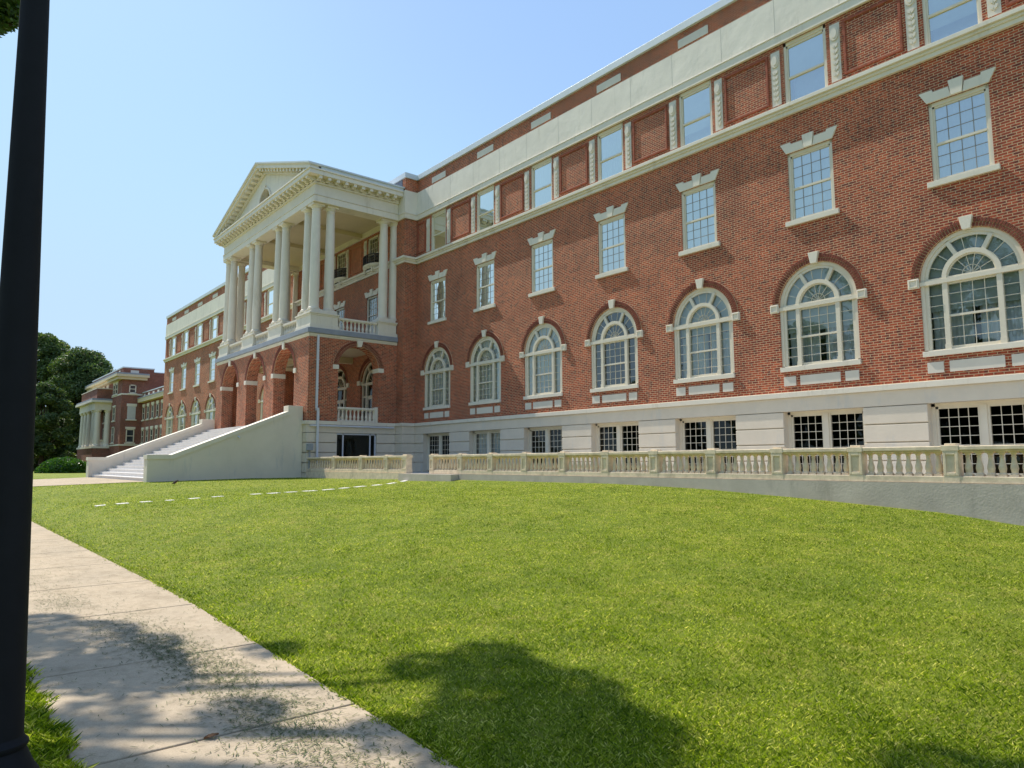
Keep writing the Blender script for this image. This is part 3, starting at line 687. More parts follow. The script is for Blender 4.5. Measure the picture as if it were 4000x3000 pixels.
# windows and doors on the pavilion wall
for x in pb:
    s = MB(); ZS = 6.07; y = PY
    s.band(x, ZS, 1.05, 1.18, y + .12, y + .3, n=24); s.band(x, ZS, .58, .72, y + .1, y + .28, n=20)
    for q in (-1, 1): s.box(x + q * 1.18, x + q * 1.05, y + .12, y + .3, 3.7, ZS); s.box(x + q * .58, x + q * .72, y + .1, y + .28, 3.7, ZS)
    s.box(x - 1.18, x + 1.18, y + .08, y + .3, 5.95, 6.1); s.box(x - 1.05, x + 1.05, y + .14, y + .26, 5.28, 5.36)
    for a in (62, 118): s.spoke(x, ZS, .7, 1.08, math.radians(a), .1, y + .1, y + .26)
    for a in (30, 60, 90, 120, 150): s.spoke(x, ZS, .1, .6, math.radians(a), .02, y + .18, y + .22)
    s.box(x - .58, x - .50, y + .15, y + .25, 3.7, 5.3); s.box(x + .5, x + .58, y + .15, y + .25, 3.7, 5.3); s.box(x - .06, x + .06, y + .14, y + .25, 3.7, 5.3)
    s.box(x - .5, x + .5, y + .15, y + .25, 3.7, 4.35); s.box(x - .5, x + .5, y + .15, y + .25, 5.15, 5.3)
    d = s.build('door', 'frame', B)
    p = MB(); pts = [(-1.1, 3.75), (1.1, 3.75)] + [(1.1 * math.cos(PI * i / 20), ZS + 1.1 * math.sin(PI * i / 20)) for i in range(21)]
    p.add([(x + a, y + .21, b) for a, b in pts], [tuple(range(len(pts)))]); p.build('pane', 'darkglass', d)
    for q in (-1, 1): p = MB(); a, b = sorted((q * 1.17, q * 1.5)); p.box(x + a, x + b, y - .06, y + .34 if q < 0 else y + .1, 6.0, 6.25); p.build('impost_block', 'cream', d)
    p = MB(); arch_ring(p, x, ZS, 1.185, 1.42, y - .035, y + .03, key=0); p.build('brick_arch', ['vous', 'mortar'], d)
    for z0, z1, nm, curt in ((8.25 if x != -5.6 else 8.83, 10.97, 'window', 0), (12.49, 14.45, 'window', 1)):
        s = MB()
        for q in (-1, 1): s.box(x + q * .62, x + q * .52, y + .05, y + .2, z0, z1)
        s.box(x - .62, x + .62, y + .05, y + .2, z1 - .09, z1); s.box(x - .52, x + .52, y + .08, y + .18, z0, z0 + .07); zm = (z0 + z1) / 2
        s.box(x - .52, x + .52, y + .08, y + .16, zm - .03, zm + .03)
        for i in (-1, 0, 1): s.box(x + i * .26 - .009, x + i * .26 + .009, y + .11, y + .14, z0, z1)
        for i in (1, 2, 4, 5): zz = z0 + (z1 - z0) * i / 6; s.box(x - .52, x + .52, y + .11, y + .14, zz - .009, zz + .009)
        w_ = s.build('window', 'frame', B)
        p = MB(); p.quad((x - .54, y + .125, z0), (x + .54, y + .125, z0), (x + .54, y + .125, z1), (x - .54, y + .125, z1)); p.build('pane', 'glass', w_)
        if not curt:
            l = MB()
            for q in (-1, 1):
                P = [(.12, 10.975), (.66, 10.975), (.82, 11.30), (.52, 11.30), (.51, 11.235), (.17, 11.235)]
                l.prism_xz([(x + q * a, b) for a, b in P], y - .05, y + .02)
            l.prism_xz([(x - .11, 10.975), (x + .11, 10.975), (x + .16, 11.38), (x - .16, 11.38)], y - .075, y + .02); l.build('lintel', 'cream', w_)
        else:
            for q in (-.88, .88):
                o = get('rel'); place(o, (x + q, y, 0))
for mx in ((pb[0] + pb[1]) / 2, (pb[1] + pb[2]) / 2):
    s = MB()
    for a, b, c, d in ((mx - .75, mx + .75, 12.72, 12.80), (mx - .75, mx + .75, 14.30, 14.38), (mx - .75, mx - .67, 12.8, 14.3), (mx + .67, mx + .75, 12.8, 14.3)): s.box(a, b, PY - .035, PY + .01, c, d)
    s.build('brick_panel', 'brick', B)
# bowed iron balconies
for x in pb:
    s = MB(); n = 12
    arc = [(x + .85 * math.sin(-PI / 2 + PI * i / n), PY - .42 * math.cos(-PI / 2 + PI * i / n)) for i in range(n + 1)]
    s.add([(a, b, 12.76) for a, b in arc] + [(a, b, 12.64) for a, b in arc] + [(x + (a - x) * .85, PY + (b - PY) * .7, 12.52) for a, b in arc],
          [tuple(range(n + 1))] + [(i, i + 1, n + 2 + i, n + 1 + i) for i in range(n)] + [(n + 1 + i, n + 2 + i, 2 * n + 3 + i, 2 * n + 2 + i) for i in range(n)])
    for q in (-.45, .45): s.box(x + q - .07, x + q + .07, PY - .3, PY + .02, 12.3, 12.56)
    bo = s.build('balcony', 'cream', B)
    r = MB()
    for i in range(n):
        (a, b), (c, d) = arc[i], arc[i + 1]
        for z0, z1 in ((12.82, 12.85), (13.26, 13.30), (13.1, 13.12)):
            r.quad((a, b, z0), (c, d, z0), (c, d, z1), (a, b, z1)); r.quad((a, b + .03, z0), (c, d + .03, z0), (c, d + .03, z1), (a, b + .03, z1)); r.quad((a, b, z1), (c, d, z1), (c, d + .03, z1), (a, b + .03, z1))
        for f in (0, .33, .66): u, v = a + (c - a) * f, b + (d - b) * f; r.box(u - .011, u + .011, v, v + .022, 12.76, 13.27)
    r.build('railing', 'iron', bo)
s = MB(); s.lathe([(.0, 0), (.09, 0), (.09, .05), (.05, .07)], 0, 0, n=14); s.xf(lambda a, b, c: (-8.35 + a, PY - c, 9.9 + b)); s.build('alarm_bell', 'red', B)

# ------------------------------------------------------------------ portico podium
QX0, QX1, QY = -16.75, -2.73, -5.65
TH = .62
arches = [(-5.80, 1.36), (-9.95, 1.36), (-14.2, 1.36)]
s = MB()
for y0, dp in ((QY, TH),):
    s.wall(QX0, QX1, 3.64, 7.84, [(x, hw, 3.641, 7.54, True) for x, hw in arches], y0, dp, 24)
    s.wall(QX0 + TH, QX1 - TH, 3.64, 7.84, [(x, hw, 3.641, 7.54, True) for x, hw in arches], y0 + dp, 0, 24)
def side_wall(xf_, inner):
    k = MB(); yl = QY + (TH if inner else 0)
    k.wall(yl, PY, 3.64, 7.84, [(-2.96, 1.13, 3.641, 7.50, True)], 0, 0 if inner else TH, 24)
    return k
for X, sg in ((QX1, -1), (QX0, 1)):
    for inner in (False, True):
        k = side_wall(X, inner); off = X + sg * (TH if inner else 0)
        k.xf(lambda a, b, c: (off + sg * b, a, c)); o0 = len(s.v); s.v += k.v; s.f += [tuple(i + o0 for i in f) for f in k.f]; s.mi += k.mi
s.build('podium_wall', 'brick', B)
for x, hw in arches: pod = MB(); arch_ring(pod, x, 6.18, hw + .005, hw + .26, QY - .03, QY + .03); pod.build('brick_arch', ['vous', 'mortar'], B)
pod = MB(); arch_ring(pod, -2.96, 6.37, 1.135, 1.40, -.03, .03); pod.xf(lambda a, b, c: (QX1 - b, a, c)); pod.build('brick_arch', ['vous', 'mortar'], B)
for x, hw in arches:
    for q in (-1, 1):
        p = MB(); a, b = sorted((x + q * (hw - .02), x + q * (hw + .28))); p.box(a, b, QY - .06, QY + TH + .02, 6.10, 6.34)
        p.build('impost_block', 'cream', B, bevel=.006)
    p = MB(); p.prism_xz([(x - .10, 7.48), (x + .10, 7.48), (x + .16, 7.83), (x - .16, 7.83)], QY - .10, QY + .05); p.build('keystone', 'cream', B)
for q in (-1, 1):
    p = MB(); a, b = sorted((-2.96 + q * 1.11, -2.96 + q * 1.42)); p.box(QX1 - TH - .02, QX1 + .05, a, b, 6.25, 6.47); p.build('impost_block', 'cream', B, bevel=.006)
p = MB(); p.prism_yz([(-3.06, 7.48), (-2.86, 7.48), (-2.79, 7.80), (-3.13, 7.80)], QX1 - .1, QX1 + .10); p.build('keystone', 'cream', B)
# podium basement
s = MB(); s.box(QX0 + .1, QX1 - .1, QY + .1, PY, .3, 3.05)
for k in range(6):
    z1 = 3.055 - k * .487; X = QX1 + .035
    for a, b in ((QY - .02, -4.08), (-1.88, PY - .06)) if z1 > 1.2 else ((QY - .02, PY - .06),): s.box(QX1 - .3, X, a, b, z1 - .452, z1)
    s.box(QX0, QX1 - .31, QY - .02, QY + .3, z1 - .452, z1)
bw = s.build('basement_wall', 'rust', B, bevel=.012)
s = MB(); s.box(QX0, QX1 + .04, QY - .03, PY, 3.075, 3.46); s.build('plinth_band', 'rust', B)
s = MB(); s.box(QX0 - .1, QX1 + .11, QY - .11, PY, 3.465, 3.64); s.build('plinth_ledge', 'cream', B, bevel=.01)
s = MB(); s.lathe([(.045, 0), (.045, 4.6)], 0, 0, n=10); s.xf(lambda a, b, c: (QX1 + .13 + a, QY + .1 + c, 3.40 + b)); s.build('conduit_pipe', 'pipe', B, smooth=True)
s = MB()
for a in (-4.08, -3.72, -2.22, -1.93): s.box(QX1 - .12, QX1 - .04, a - .03, a + .03, 1.2, 3.05)
s.box(QX1 - .12, QX1 - .04, -4.08, -1.88, 2.99, 3.06)
w_ = s.build('basement_window', 'pipe', B)
p = MB(); p.quad((QX1 - .09, -4.05, 1.2), (QX1 - .09, -1.9, 1.2), (QX1 - .09, -1.9, 3.0), (QX1 - .09, -4.05, 3.0)); p.build('pane', 'darkglass', w_)
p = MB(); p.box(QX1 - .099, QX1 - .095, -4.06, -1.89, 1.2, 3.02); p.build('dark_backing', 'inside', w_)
# deck, upper slab
s = MB(); s.box(QX0 + .1, QX1 - .1, QY + .1, PY, 3.5, 3.665); s.build('porch_floor', 'steps', B)
s = MB(); s.box(QX0 - .06, QX1 + .05, QY - .06, PY - .01, 7.84, 7.94); s.box(QX0 - .02, QX1 + .02, QY - .02, PY, 7.78, 7.84); s.build('ledge_moulding', 'cream', B, bevel=.01)
s = MB(); s.box(QX0 - .13, QX1 + .12, QY - .13, PY - .01, 7.945, 8.20); s.build('lead_gutter', 'lead', B, bevel=.02)
s = MB(); s.box(QX0 + .7, QX1 - .7, QY + .7, PY, 7.70, 7.78)
s.box(-8.1, -7.75, QY + .62, PY, 7.35, 7.7); s.box(-12.25, -11.9, QY + .62, PY, 7.35, 7.7); s.box(QX0 + TH, QX1 - TH, -3.2, -2.9, 7.45, 7.7); s.build('porch_ceiling', 'ceiling', B)
# downspout and meter box
s = MB(); s.box(QX1 + .03, QX1 + .12, QY + .38, QY + .48, 4.25, 7.85); s.box(QX1 + .03, QX1 + .26, QY + .40, QY + .50, 4.13, 4.25); s.box(QX1 + .15, QX1 + .24, QY + .42, QY + .52, 1.2, 4.13)
for z in (5.2, 6.6): s.box(QX1, QX1 + .13, QY + .36, QY + .5, z, z + .04)
s.build('downspout', 'pipe', B)
s = MB(); s.box(QX1 + .04, QX1 + .22, QY - .02, QY + .26, 2.2, 2.52); s.box(QX1 + .08, QX1 + .14, QY + .1, QY + .16, .9, 2.2); s.build('meter_box', 'steel', B)

# pedestals, columns, balustrades above
peds = [(-4.52, QX1 + .01), (-8.38, -6.47), (-12.55, -10.6), (-16.78, -15.0)]
def pedestal(x0, x1, y0, y1):
    s = MB(); s.box(x0 + .03, x1 - .03, y0 + .03, y1 - .03, 8.2, 9.0); s.box(x0 - .02, x1 + .02, y0 - .02, y1 + .02, 8.2, 8.36); s.box(x0, x1, y0, y1, 8.36, 8.40)
    s.box(x0 - .0, x1 + .0, y0 - .0, y1 + .0, 8.86, 8.93); s.box(x0 - .04, x1 + .04, y0 - .04, y1 + .04, 8.93, 9.0); s.box(x0 + .06, x1 - .06, y0 + .06, y1 - .06, 9.0, 9.14)
    return s.build('pedestal', 'cream', B, bevel=.012)
for i, (a, b) in enumerate(peds):
    if i == 0: pedestal(a, b, QY + .02, -4.12)
    elif i == 3: pedestal(a, b, QY + .02, -4.12)
    else: pedestal(a, b, QY + .02, QY + .78)
pedestal(QX1 - .9, QX1 + .01, -1.89, PY - .02); pedestal(QX0, QX0 + .9, -1.89, PY - .02)
def column_proto():
    s = MB(); prof = []
    H0, H1 = 9.32, 14.30
    for i in range(13):
        u = i / 12; prof.append((.247 - .04 * max(0, (u - .25) / .75) ** 1.4, H0 + (H1 - H0) * u))
    s.lathe(prof, 0, 0, n=28); col = s.build('column', 'cream', B, smooth=True)
    s = MB(); s.box(-.31, .31, -.31, .31, 9.14, 9.19); s.lathe([(.30, 9.19), (.315, 9.215), (.30, 9.245), (.275, 9.25), (.285, 9.275), (.27, 9.30), (.25, 9.32)], 0, 0, n=28); s.build('base', 'cream', col, smooth=True)
    s = MB(); s.lathe([(.207, 14.24), (.225, 14.25), (.225, 14.275), (.21, 14.285), (.21, 14.37), (.24, 14.39), (.285, 14.45), (.295, 14.49)], 0, 0, n=28); s.box(-.31, .31, -.31, .31, 14.49, 14.595); s.build('capital', 'cream', col, smooth=True)
    return col
cp = column_proto(); first = True
CY = -5.28
cols = [(-3.15, CY), (-4.05, CY), (-7.0, CY), (-7.92, CY), (-11.1, CY), (-12.05, CY), (-15.4, CY), (-16.3, CY), (-3.15, -4.5), (-16.3, -4.5), (-3.15, -1.42), (-16.3, -1.42), (-3.15, -.78), (-16.3, -.78)]
for x, y in cols:
    o = cp if first else copy_tree(cp, B); first = False; place(o, (x, y, 0))

def baluster_prof(h):
    P = [(.075, 0), (.075, .07), (.055, .09), (.05, .14), (.062, .18), (.078, .27), (.075, .36), (.055, .5), (.042, .64), (.038, .74), (.046, .78), (.036, .81), (.05, .88), (.068, .92), (.068, 1.0)]
    return [(r * (.9 if h < .6 else 1), z * h) for r, z in P]
def balustrade_obj(pr, x0, x1, y, z0, z1, n, axis='x', rail=True):
    s = MB(); f = (lambda a, b, c: (a, b, c)) if axis == 'x' else (lambda a, b, c: (b, a, c))
    s.box(x0, x1, y - .10, y + .10, z0, z0 + .08); s.box(x0, x1, y - .11, y + .11, z1 - .10, z1); s.box(x0, x1, y - .08, y + .08, z1 - .13, z1 - .1)
    s.xf(f); o = s.build('balustrade', 'cream', pr, bevel=.008)
    h = z1 - .13 - z0 - .08; me = None
    for i in range(n):
        u = x0 + (x1 - x0) * (i + .5) / n
        if me is None:
            b = MB(); b.lathe(baluster_prof(h), 0, 0, n=12); bo = b.build('baluster', 'cream', o, smooth=True); me = bo.data
        else: bo = bpy.data.objects.new('baluster', me); C.objects.link(bo); bo.parent = o
        bo.location = (u, y, z0 + .08) if axis == 'x' else (y, u, z0 + .08)
    return o
for a, b in ((-6.47, -4.52), (-10.6, -8.38), (-15.0, -12.55)): balustrade_obj(B, a + .02, b - .02, QY + .22, 8.2, 8.90, 9)
balustrade_obj(B, -4.10, -1.91, QX1 - .2, 8.2, 8.90, 10, 'y'); balustrade_obj(B, -4.10, -1.91, QX0 + .2, 8.2, 8.90, 10, 'y')
balustrade_obj(B, -4.06, -1.86, QX1 - .16, 3.645, 4.38, 10, 'y')
s = MB(); s.box(QX1 - .30, QX1 + .02, -1.98, -1.83, 3.645, 4.44); s.build('balustrade_pier', 'cream', B, bevel=.01)

# entablature, cornice, pediment
EX0, EX1, EY = -16.6, -2.66, -5.62
s = MB()
def ring(s, z0, z1, pr, wd=.9):
    s.box(EX0 - pr, EX1 + pr, EY - pr, EY + wd, z0, z1); s.box(EX1 - wd, EX1 + pr, EY + wd, PY - .07, z0, z1); s.box(EX0 - pr, EX0 + wd, EY + wd, PY - .07, z0, z1)
ring(s, 14.6, 14.92, 0.0, .80); s.build('architrave', 'cream', B, bevel=.006)
s = MB(); ring(s, 14.925, 15.50, -0.03, .8); ring(s, 14.925, 14.965, 0.03, .8); s.build('entablature_frieze', 'cream', B)
s = MB(); s.box(EX0 + .8, EX1 - .8, EY + .8, PY, 14.86, 15.0)
for x in (-6.9, -11.1): s.box(x - .18, x + .18, EY + .8, PY, 14.62, 14.86)
s.build('portico_ceiling', 'ceiling', B)
s = MB(); ring(s, 15.50, 15.60, .05); ring(s, 15.60, 15.66, .10); ring(s, 15.80, 16.02, .47); ring(s, 16.02, 16.10, .52)
s.build('cornice', 'cream', B, bevel=.008)
s = MB()
x = EX0 - .2
while x < EX1 + .3: s.box(x, x + .19, EY - .42, EY, 15.66, 15.80); s.box(x, x + .19, EY - .26, EY, 15.60, 15.66); x += .50
y = EY + .05
while y < PY - .2: s.box(EX1, EX1 + .42, y, y + .17, 15.66, 15.80); s.box(EX1, EX1 + .26, y, y + .17, 15.60, 15.66); s.box(EX0 - .4, EX0, y, y + .17, 15.66, 15.80); y += .47
ring(s, 15.66, 15.80, .03); s.build('modillion_course', 'cream', B)
AX = (EX0 + EX1) / 2; AZ = 18.75; RX = (EX1 - EX0) / 2 + .47; RZ = 16.32
sl_ = (AZ - RZ) / RX
s = MB()
# tympanum with lunette hole
lx, lzb, lr = AX + .1, 16.42, .84
zt = lambda x: AZ - .30 - abs(x - AX) * sl_
pts = [(lx + lr * math.cos(PI - PI * i / 20), lzb + lr * math.sin(PI - PI * i / 20)) for i in range(21)]
for a, b in zip(pts, pts[1:]): s.quad((a[0], EY + .05, a[1]), (b[0], EY + .05, b[1]), (b[0], EY + .05, zt(b[0])), (a[0], EY + .05, zt(a[0]))); s.quad((a[0], EY + .05, a[1]), (b[0], EY + .05, b[1]), (b[0], EY + .4, b[1]), (a[0], EY + .4, a[1]))
s.quad((EX0 - .3, EY + .05, 16.1), (lx - lr, EY + .05, 16.1), (lx - lr, EY + .05, zt(lx - lr)), (EX0 - .3, EY + .05, zt(EX0 - .3)))
s.quad((lx + lr, EY + .05, 16.1), (EX1 + .3, EY + .05, 16.1), (EX1 + .3, EY + .05, zt(EX1 + .3)), (lx + lr, EY + .05, zt(lx + lr)))
s.quad((lx - lr, EY + .05, 16.1), (lx + lr, EY + .05, 16.1), (lx + lr, EY + .05, lzb), (lx - lr, EY + .05, lzb))
s.build('tympanum', 'stucco', B)
s = MB(); s.band(lx, lzb, lr - .02, lr + .09, EY - .02, EY + .1, n=20); s.box(lx - lr, lx + lr, EY + .3, EY + .36, lzb, lzb + .05); s.band(lx, lzb, .3, .33, EY + .3, EY + .35, n=10)
for a in (30, 60, 90, 120, 150): s.spoke(lx, lzb, .3, lr, math.radians(a), .025, EY + .3, EY + .35)
s.prism_xz([(lx - .05, lzb + lr), (lx + .05, lzb + lr), (lx + .09, lzb + lr + .22), (lx - .09, lzb + lr + .22)], EY - .05, EY + .1)
w_ = s.build('lunette_window', 'cream', B)
p = MB(); p.add([(a, EY + .37, b) for a, b in pts], [tuple(range(21))]); p.build('pane', 'darkglass', w_)
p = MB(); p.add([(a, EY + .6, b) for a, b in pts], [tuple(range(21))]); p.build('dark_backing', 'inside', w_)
# raking cornices
s = MB()
for q in (-1, 1):
    def rk(d0, d1, y0, y1, ext=0):
        P = [(AX, AZ - d0), (AX + q * (RX + ext), RZ - d0 - ext * sl_), (AX + q * (RX + ext), RZ - d1 - ext * sl_), (AX, AZ - d1)]
        s.prism_xz(P, y0, y1)
    rk(0, .10, EY - .55, EY + .1, .05); rk(.10, .30, EY - .48, EY + .1); rk(.30, .44, EY - .03, EY + .1, -.4); rk(.44, .56, EY - .08, EY + .1, -.7); 
    n = 16
    for i in range(n):
        u = (i + .5) / n; x = AX + q * (RX - .35) * u; z = AZ - sl_ * abs(x - AX) - .30
        s.prism_xz([(x - .1, z + .1 * sl_ * q), (x + .1, z - .1 * sl_ * q), (x + .1, z - .16 - .1 * sl_ * q), (x - .1, z - .16 + .1 * sl_ * q)], EY - .38, EY)
s.build('raking_cornice', 'cream', B)
s = MB()
for q in (-1, 1):
    s.prism_xz([(AX, AZ + .03), (AX + q * (RX + .06), RZ + .03 - .06 * sl_), (AX + q * (RX + .06), RZ - .05 - .06 * sl_), (AX, AZ - .05)], EY - .58, PY + 1.5)
    a, b = sorted((AX + q * (RX - .45), AX + q * (RX + .0))); s.box(a, b, EY - .0, PY - .05, 16.10, 16.27)
s.build('portico_roof', 'coping', B)

# ------------------------------------------------------------------ entrance staircase
ST = empty('entrance_staircase', (-10, -9, .8), label='wide pale flight of steps between two sloping cream stucco side walls below the portico', cat='staircase')
def sub(mb, name, m_, parent, **k):
    px, py, pz = parent.location; mb.xf(lambda a, b, c: (a - px, b - py, c - pz)); return mb.build(name, m_, parent, **k)
prof = [(-12.5, .45), (-12.5, 1.93), (-11.55, 1.93), (-6.42, 4.06), (-6.42, 4.35), (-5.68, 4.35), (-5.68, .45)]
for x0, x1 in ((-3.74, -3.14), (-17.45, -16.79)):
    s = MB(); s.prism_yz(prof, x0, x1); ck = sub(s, 'side_wall', 'cheek', ST, bevel=.012)
    s = MB()
    P = [(-12.53, 1.93), (-11.55, 1.93), (-6.42, 4.06), (-6.42, 4.07), (-11.56, 1.965), (-12.53, 1.965)]
    s.prism_yz(P, x0 - .035, x1 + .035)
    for xx in (x0 - .035, x1):
        s.prism_yz([(-12.53, 1.78), (-12.53, 1.93), (-11.55, 1.93), (-6.40, 4.06), (-6.32, 3.93), (-11.5, 1.78)], xx, xx + .035)
    s.prism_yz([(-12.535, 1.78), (-12.535, 1.93), (-12.5, 1.93), (-12.5, 1.78)], x0 - .03, x1 + .03)
    s.xf(lambda a, b, c: (a + 10, b + 9, c - .8)); s.build('wall_cap', 'cream', ck)
NST = 17; rise = (3.66 - .80) / NST; run = (12.30 - 5.75) / NST
for i in range(NST):
    s = MB(); y0 = -12.30 + i * run; z1 = .80 + (i + 1) * rise
    s.box(-16.80, -3.73, y0, -5.7 if i == NST - 1 else y0 + run + .05, z1 - rise - .02 if i else .5, z1); s.box(-16.79, -3.74, y0 - .025, y0 + .01, z1 - .045, z1 + .002)
    sub(s, 'step', 'steps', ST)
s = MB(); s.lathe([(.035, 0), (.035, .22), (.028, .22)], 0, 0, n=12); s.xf(lambda a, b, c: (-3.14 + c, -8.75 + a, 2.82 + b - c * c * 1.5)); sub(s, 'pipe_spout', 'pipe', ST, smooth=True)

# ------------------------------------------------------------------ terrace, retaining wall, garden balustrades
s = MB(); s.box(QX1 + .05, 40, -5.32, -.06, .3, 1.15); struct(s, 'terrace', 'terrace')
BY = -5.46
def make_balustrade(name, label, piers, secs, basex0, basex1, wallm, endwide=False):
    E_ = empty(name, (basex0, BY, .9), label=label, cat='balustrade')
    s = MB(); n = 40; gl = lambda x: ground(x, -5.7) - .25
    bx = [basex0 + (basex1 - basex0) * i / n for i in range(n + 1)]
    for a, b in zip(bx, bx[1:]):
        v = [(a, BY - .17, gl(a)), (b, BY - .17, gl(b)), (b, BY + .15, gl(b)), (a, BY + .15, gl(a)), (a, BY - .17, 1.2), (b, BY - .17, 1.2), (b, BY + .15, 1.2), (a, BY + .15, 1.2)]
        s.add(v, [(0, 3, 2, 1), (4, 5, 6, 7), (0, 1, 5, 4), (2, 3, 7, 6)] + ([(3, 0, 4, 7)] if a == bx[0] else []) + ([(1, 2, 6, 5)] if b == bx[-1] else []))
    sub(s, 'retaining_wall', wallm, E_)
    me = None; mp = None
    for (a, b, cnt) in secs:
        s = MB(); s.box(a, b, BY - .135, BY + .12, 1.205, 1.325); sub(s, 'plinth', 'stone', E_, bevel=.008)
        s = MB(); s.box(a + .01, b - .01, BY - .145, BY + .13, 1.79, 1.87); s.box(a, b, BY - .11, BY + .10, 1.76, 1.79); sub(s, 'rail', 'stone', E_, bevel=.014)
        for i in range(cnt):
            u = a + .02 + (b - a - .04) * (i + .5) / cnt
            if me is None:
                q = MB(); P = [(.066, 0), (.066, .05), (.05, .065), (.055, .10), (.064, .145), (.058, .19), (.043, .25), (.035, .31), (.034, .335), (.042, .35), (.034, .365), (.045, .395), (.062, .41), (.062, .436)]
                q.lathe(P, 0, 0, n=12); q.box(-.068, .068, -.068, .068, -.002, .035); q.box(-.066, .066, -.066, .066, .41, .437); bo = q.build('baluster', 'stone', E_, smooth=True); me = bo.data
            else: bo = bpy.data.objects.new('baluster', me); C.objects.link(bo); bo.parent = E_
            bo.location = (u - basex0, 0, 1.325 - .9); bo.rotation_euler = (0, 0, random.choice([0, PI / 2]))
    for (a, b) in piers:
        s = MB(); s.box(a, b, BY - .12, BY + .11, 1.33, 1.78); s.box(a - .012, b + .012, BY - .14, BY + .13, 1.205, 1.335); s.box(a - .02, b + .02, BY - .15, BY + .14, 1.78, 1.88); s.box(a + .03, b - .03, BY - .11, BY + .10, 1.88, 1.915)
        # panel frame raised around a sunk face
        for p in ((a, a + .05, 1.335, 1.78), (b - .05, b, 1.335, 1.78), (a + .05, b - .05, 1.335, 1.39), (a + .05, b - .05, 1.71, 1.78)): s.box(p[0], p[1], BY - .145, BY - .12, p[2], p[3])
        sub(s, 'pier', 'stone', E_, bevel=.007)
    return E_
make_balustrade('garden_balustrade', 'short cast stone balustrade joining the portico corner to the gap at the stepping stones', [(-.04, .24), (2.53, 2.83), (4.68, 4.97), (6.06, 6.42)],
                [(-2.69, -.05, 10), (.25, 2.52, 10), (2.84, 4.67, 8), (4.98, 6.05, 5)], -2.69, 6.42, 'stone')
RP = [(8.02, 8.27), (9.78, 10.03), (11.49, 11.74), (13.19, 13.44), (14.89, 15.14), (16.58, 16.84), (18.26, 18.52), (19.97, 20.23), (21.67, 21.93), (23.37, 23.63), (25.09, 25.34), (26.8, 27.05), (28.5, 28.75)]
make_balustrade('garden_balustrade', 'long cast stone balustrade on the grey retaining wall in front of the basement windows', RP, [(a[1] + .01, b[0] - .01, 8) for a, b in zip(RP, RP[1:])], 8.0, 28.8, 'retain')
s = MB(); s.box(6.43, 9.9, -5.95, -5.33, .6, 1.19); struct(s, 'terrace_step', 'retain')

# ------------------------------------------------------------------ far annexe
A = empty('far_brick_building', (-76, .3, .6), label='distant older dark brick building with a small white columned porch beside the evergreens', cat='building')
def asub(mb, name, m_, par=A, **k):
    mb.xf(lambda a, b, c: (a + 76, b - .3, c - .6)); return mb.build(name, m_, par, **k)
s = MB(); FX = -76
s.box(-98, FX, .3, 14, .2, 10.75); s.box(-98.0, FX, .3, 4.1, 10.75, 14.3); s.box(-98, FX, 4.1, 16, 10.75, 13.9)
s.box(-75.9, -58, 2.8, 14, .2, 11.0)
asub(s, 'brick_wall', 'brick_old')
s = MB(); s.box(-98.1, FX + .08, .22, 4.15, 14.3, 14.46); s.box(-98, FX + .08, 4.15, 16, 13.9, 14.0); s.box(-75.9, -58, 2.72, 3.2, 11.0, 11.12); asub(s, 'coping', 'coping')
s = MB(); s.box(-98.6, FX + .5, -.35, .3, 12.75, 13.35); s.box(FX, FX + .5, .3, 3.2, 12.75, 13.35); s.box(-98.8, FX + .75, -.6, .3, 13.1, 13.4); s.box(FX, FX + .75, .3, 3.4, 13.1, 13.4); s.box(-75.9, -58, 2.2, 2.8, 9.7, 10.2); asub(s, 'cornice', 'ceiling')
s = MB(); s.box(-98.8, FX + .75, -.6, .3, 13.4, 13.62); s.box(FX, FX + .75, .3, 3.4, 13.4, 13.62); s.box(-75.9, -58, 2.15, 2.8, 10.2, 10.35); asub(s, 'cornice_roof', 'lead')
s = MB(); s.box(-98.05, FX + .06, .24, .3, 10.7, 10.9); s.box(FX, FX + .06, .3, 3.0, 10.7, 10.9); s.box(-98.1, FX + .08, .2, .3, 3.95, 4.15); s.box(FX, FX + .08, .3, 3, 3.95, 4.15); s.box(-75.9, -58, 2.74, 2.8, 3.95, 4.15); asub(s, 'string_course', 'cream')
def awin(axis, u, z0, z1, hw, blank=False, arch=False, lint=0.35, key=False):
    s = MB()
    def bx(u0, u1, d0, d1, a, b):
        if axis == 'x': s.box(FX - d1, FX - d0, u0, u1, a, b)
        else: s.box(u0, u1, axis + d0, axis + d1, a, b)
    if blank: bx(u - hw, u + hw, -.06, .02, z0, z1)
    else:
        for q in (-1, 1): a, b = sorted((u + q * hw, u + q * (hw - .12))); bx(a, b, -.06, .02, z0, z1)
        bx(u - hw, u + hw, -.06, .02, z1 - .12, z1); bx(u - hw, u + hw, -.06, .02, z0, z0 + .12); bx(u - hw, u + hw, -.05, .02, (z0 + z1) / 2 - .04, (z0 + z1) / 2 + .04)
    w_ = asub(s, 'window', 'board' if blank else 'frame')
    if not blank:
        s = MB(); bx(u - hw + .05, u + hw - .05, -.03, -.01, z0 + .05, z1 - .05); asub(s, 'pane', 'darkpane', w_)
    s = MB(); bx(u - hw - .15, u + hw + .15, -.16, .02, z0 - .15, z0)
    asub(s, 'sill', 'cream', w_)
    if lint: s = MB(); bx(u - hw - .1, u + hw + .1, -.10, .02, z1, z1 + lint); asub(s, 'lintel', 'cream', w_)
m_, t_, b_ = mat('distant dark pane'); b_.inputs['Base Color'].default_value = (.03, .035, .04, 1); b_.inputs['Roughness'].default_value = .15
nn = noise(t_, .8); rr = ramp(t_, nn.outputs[0], [(.4, (.02, .025, .03)), (.7, (.07, .08, .09))]); t_.links.new(rr.outputs[0], b_.inputs['Base Color']); M['darkpane'] = m_
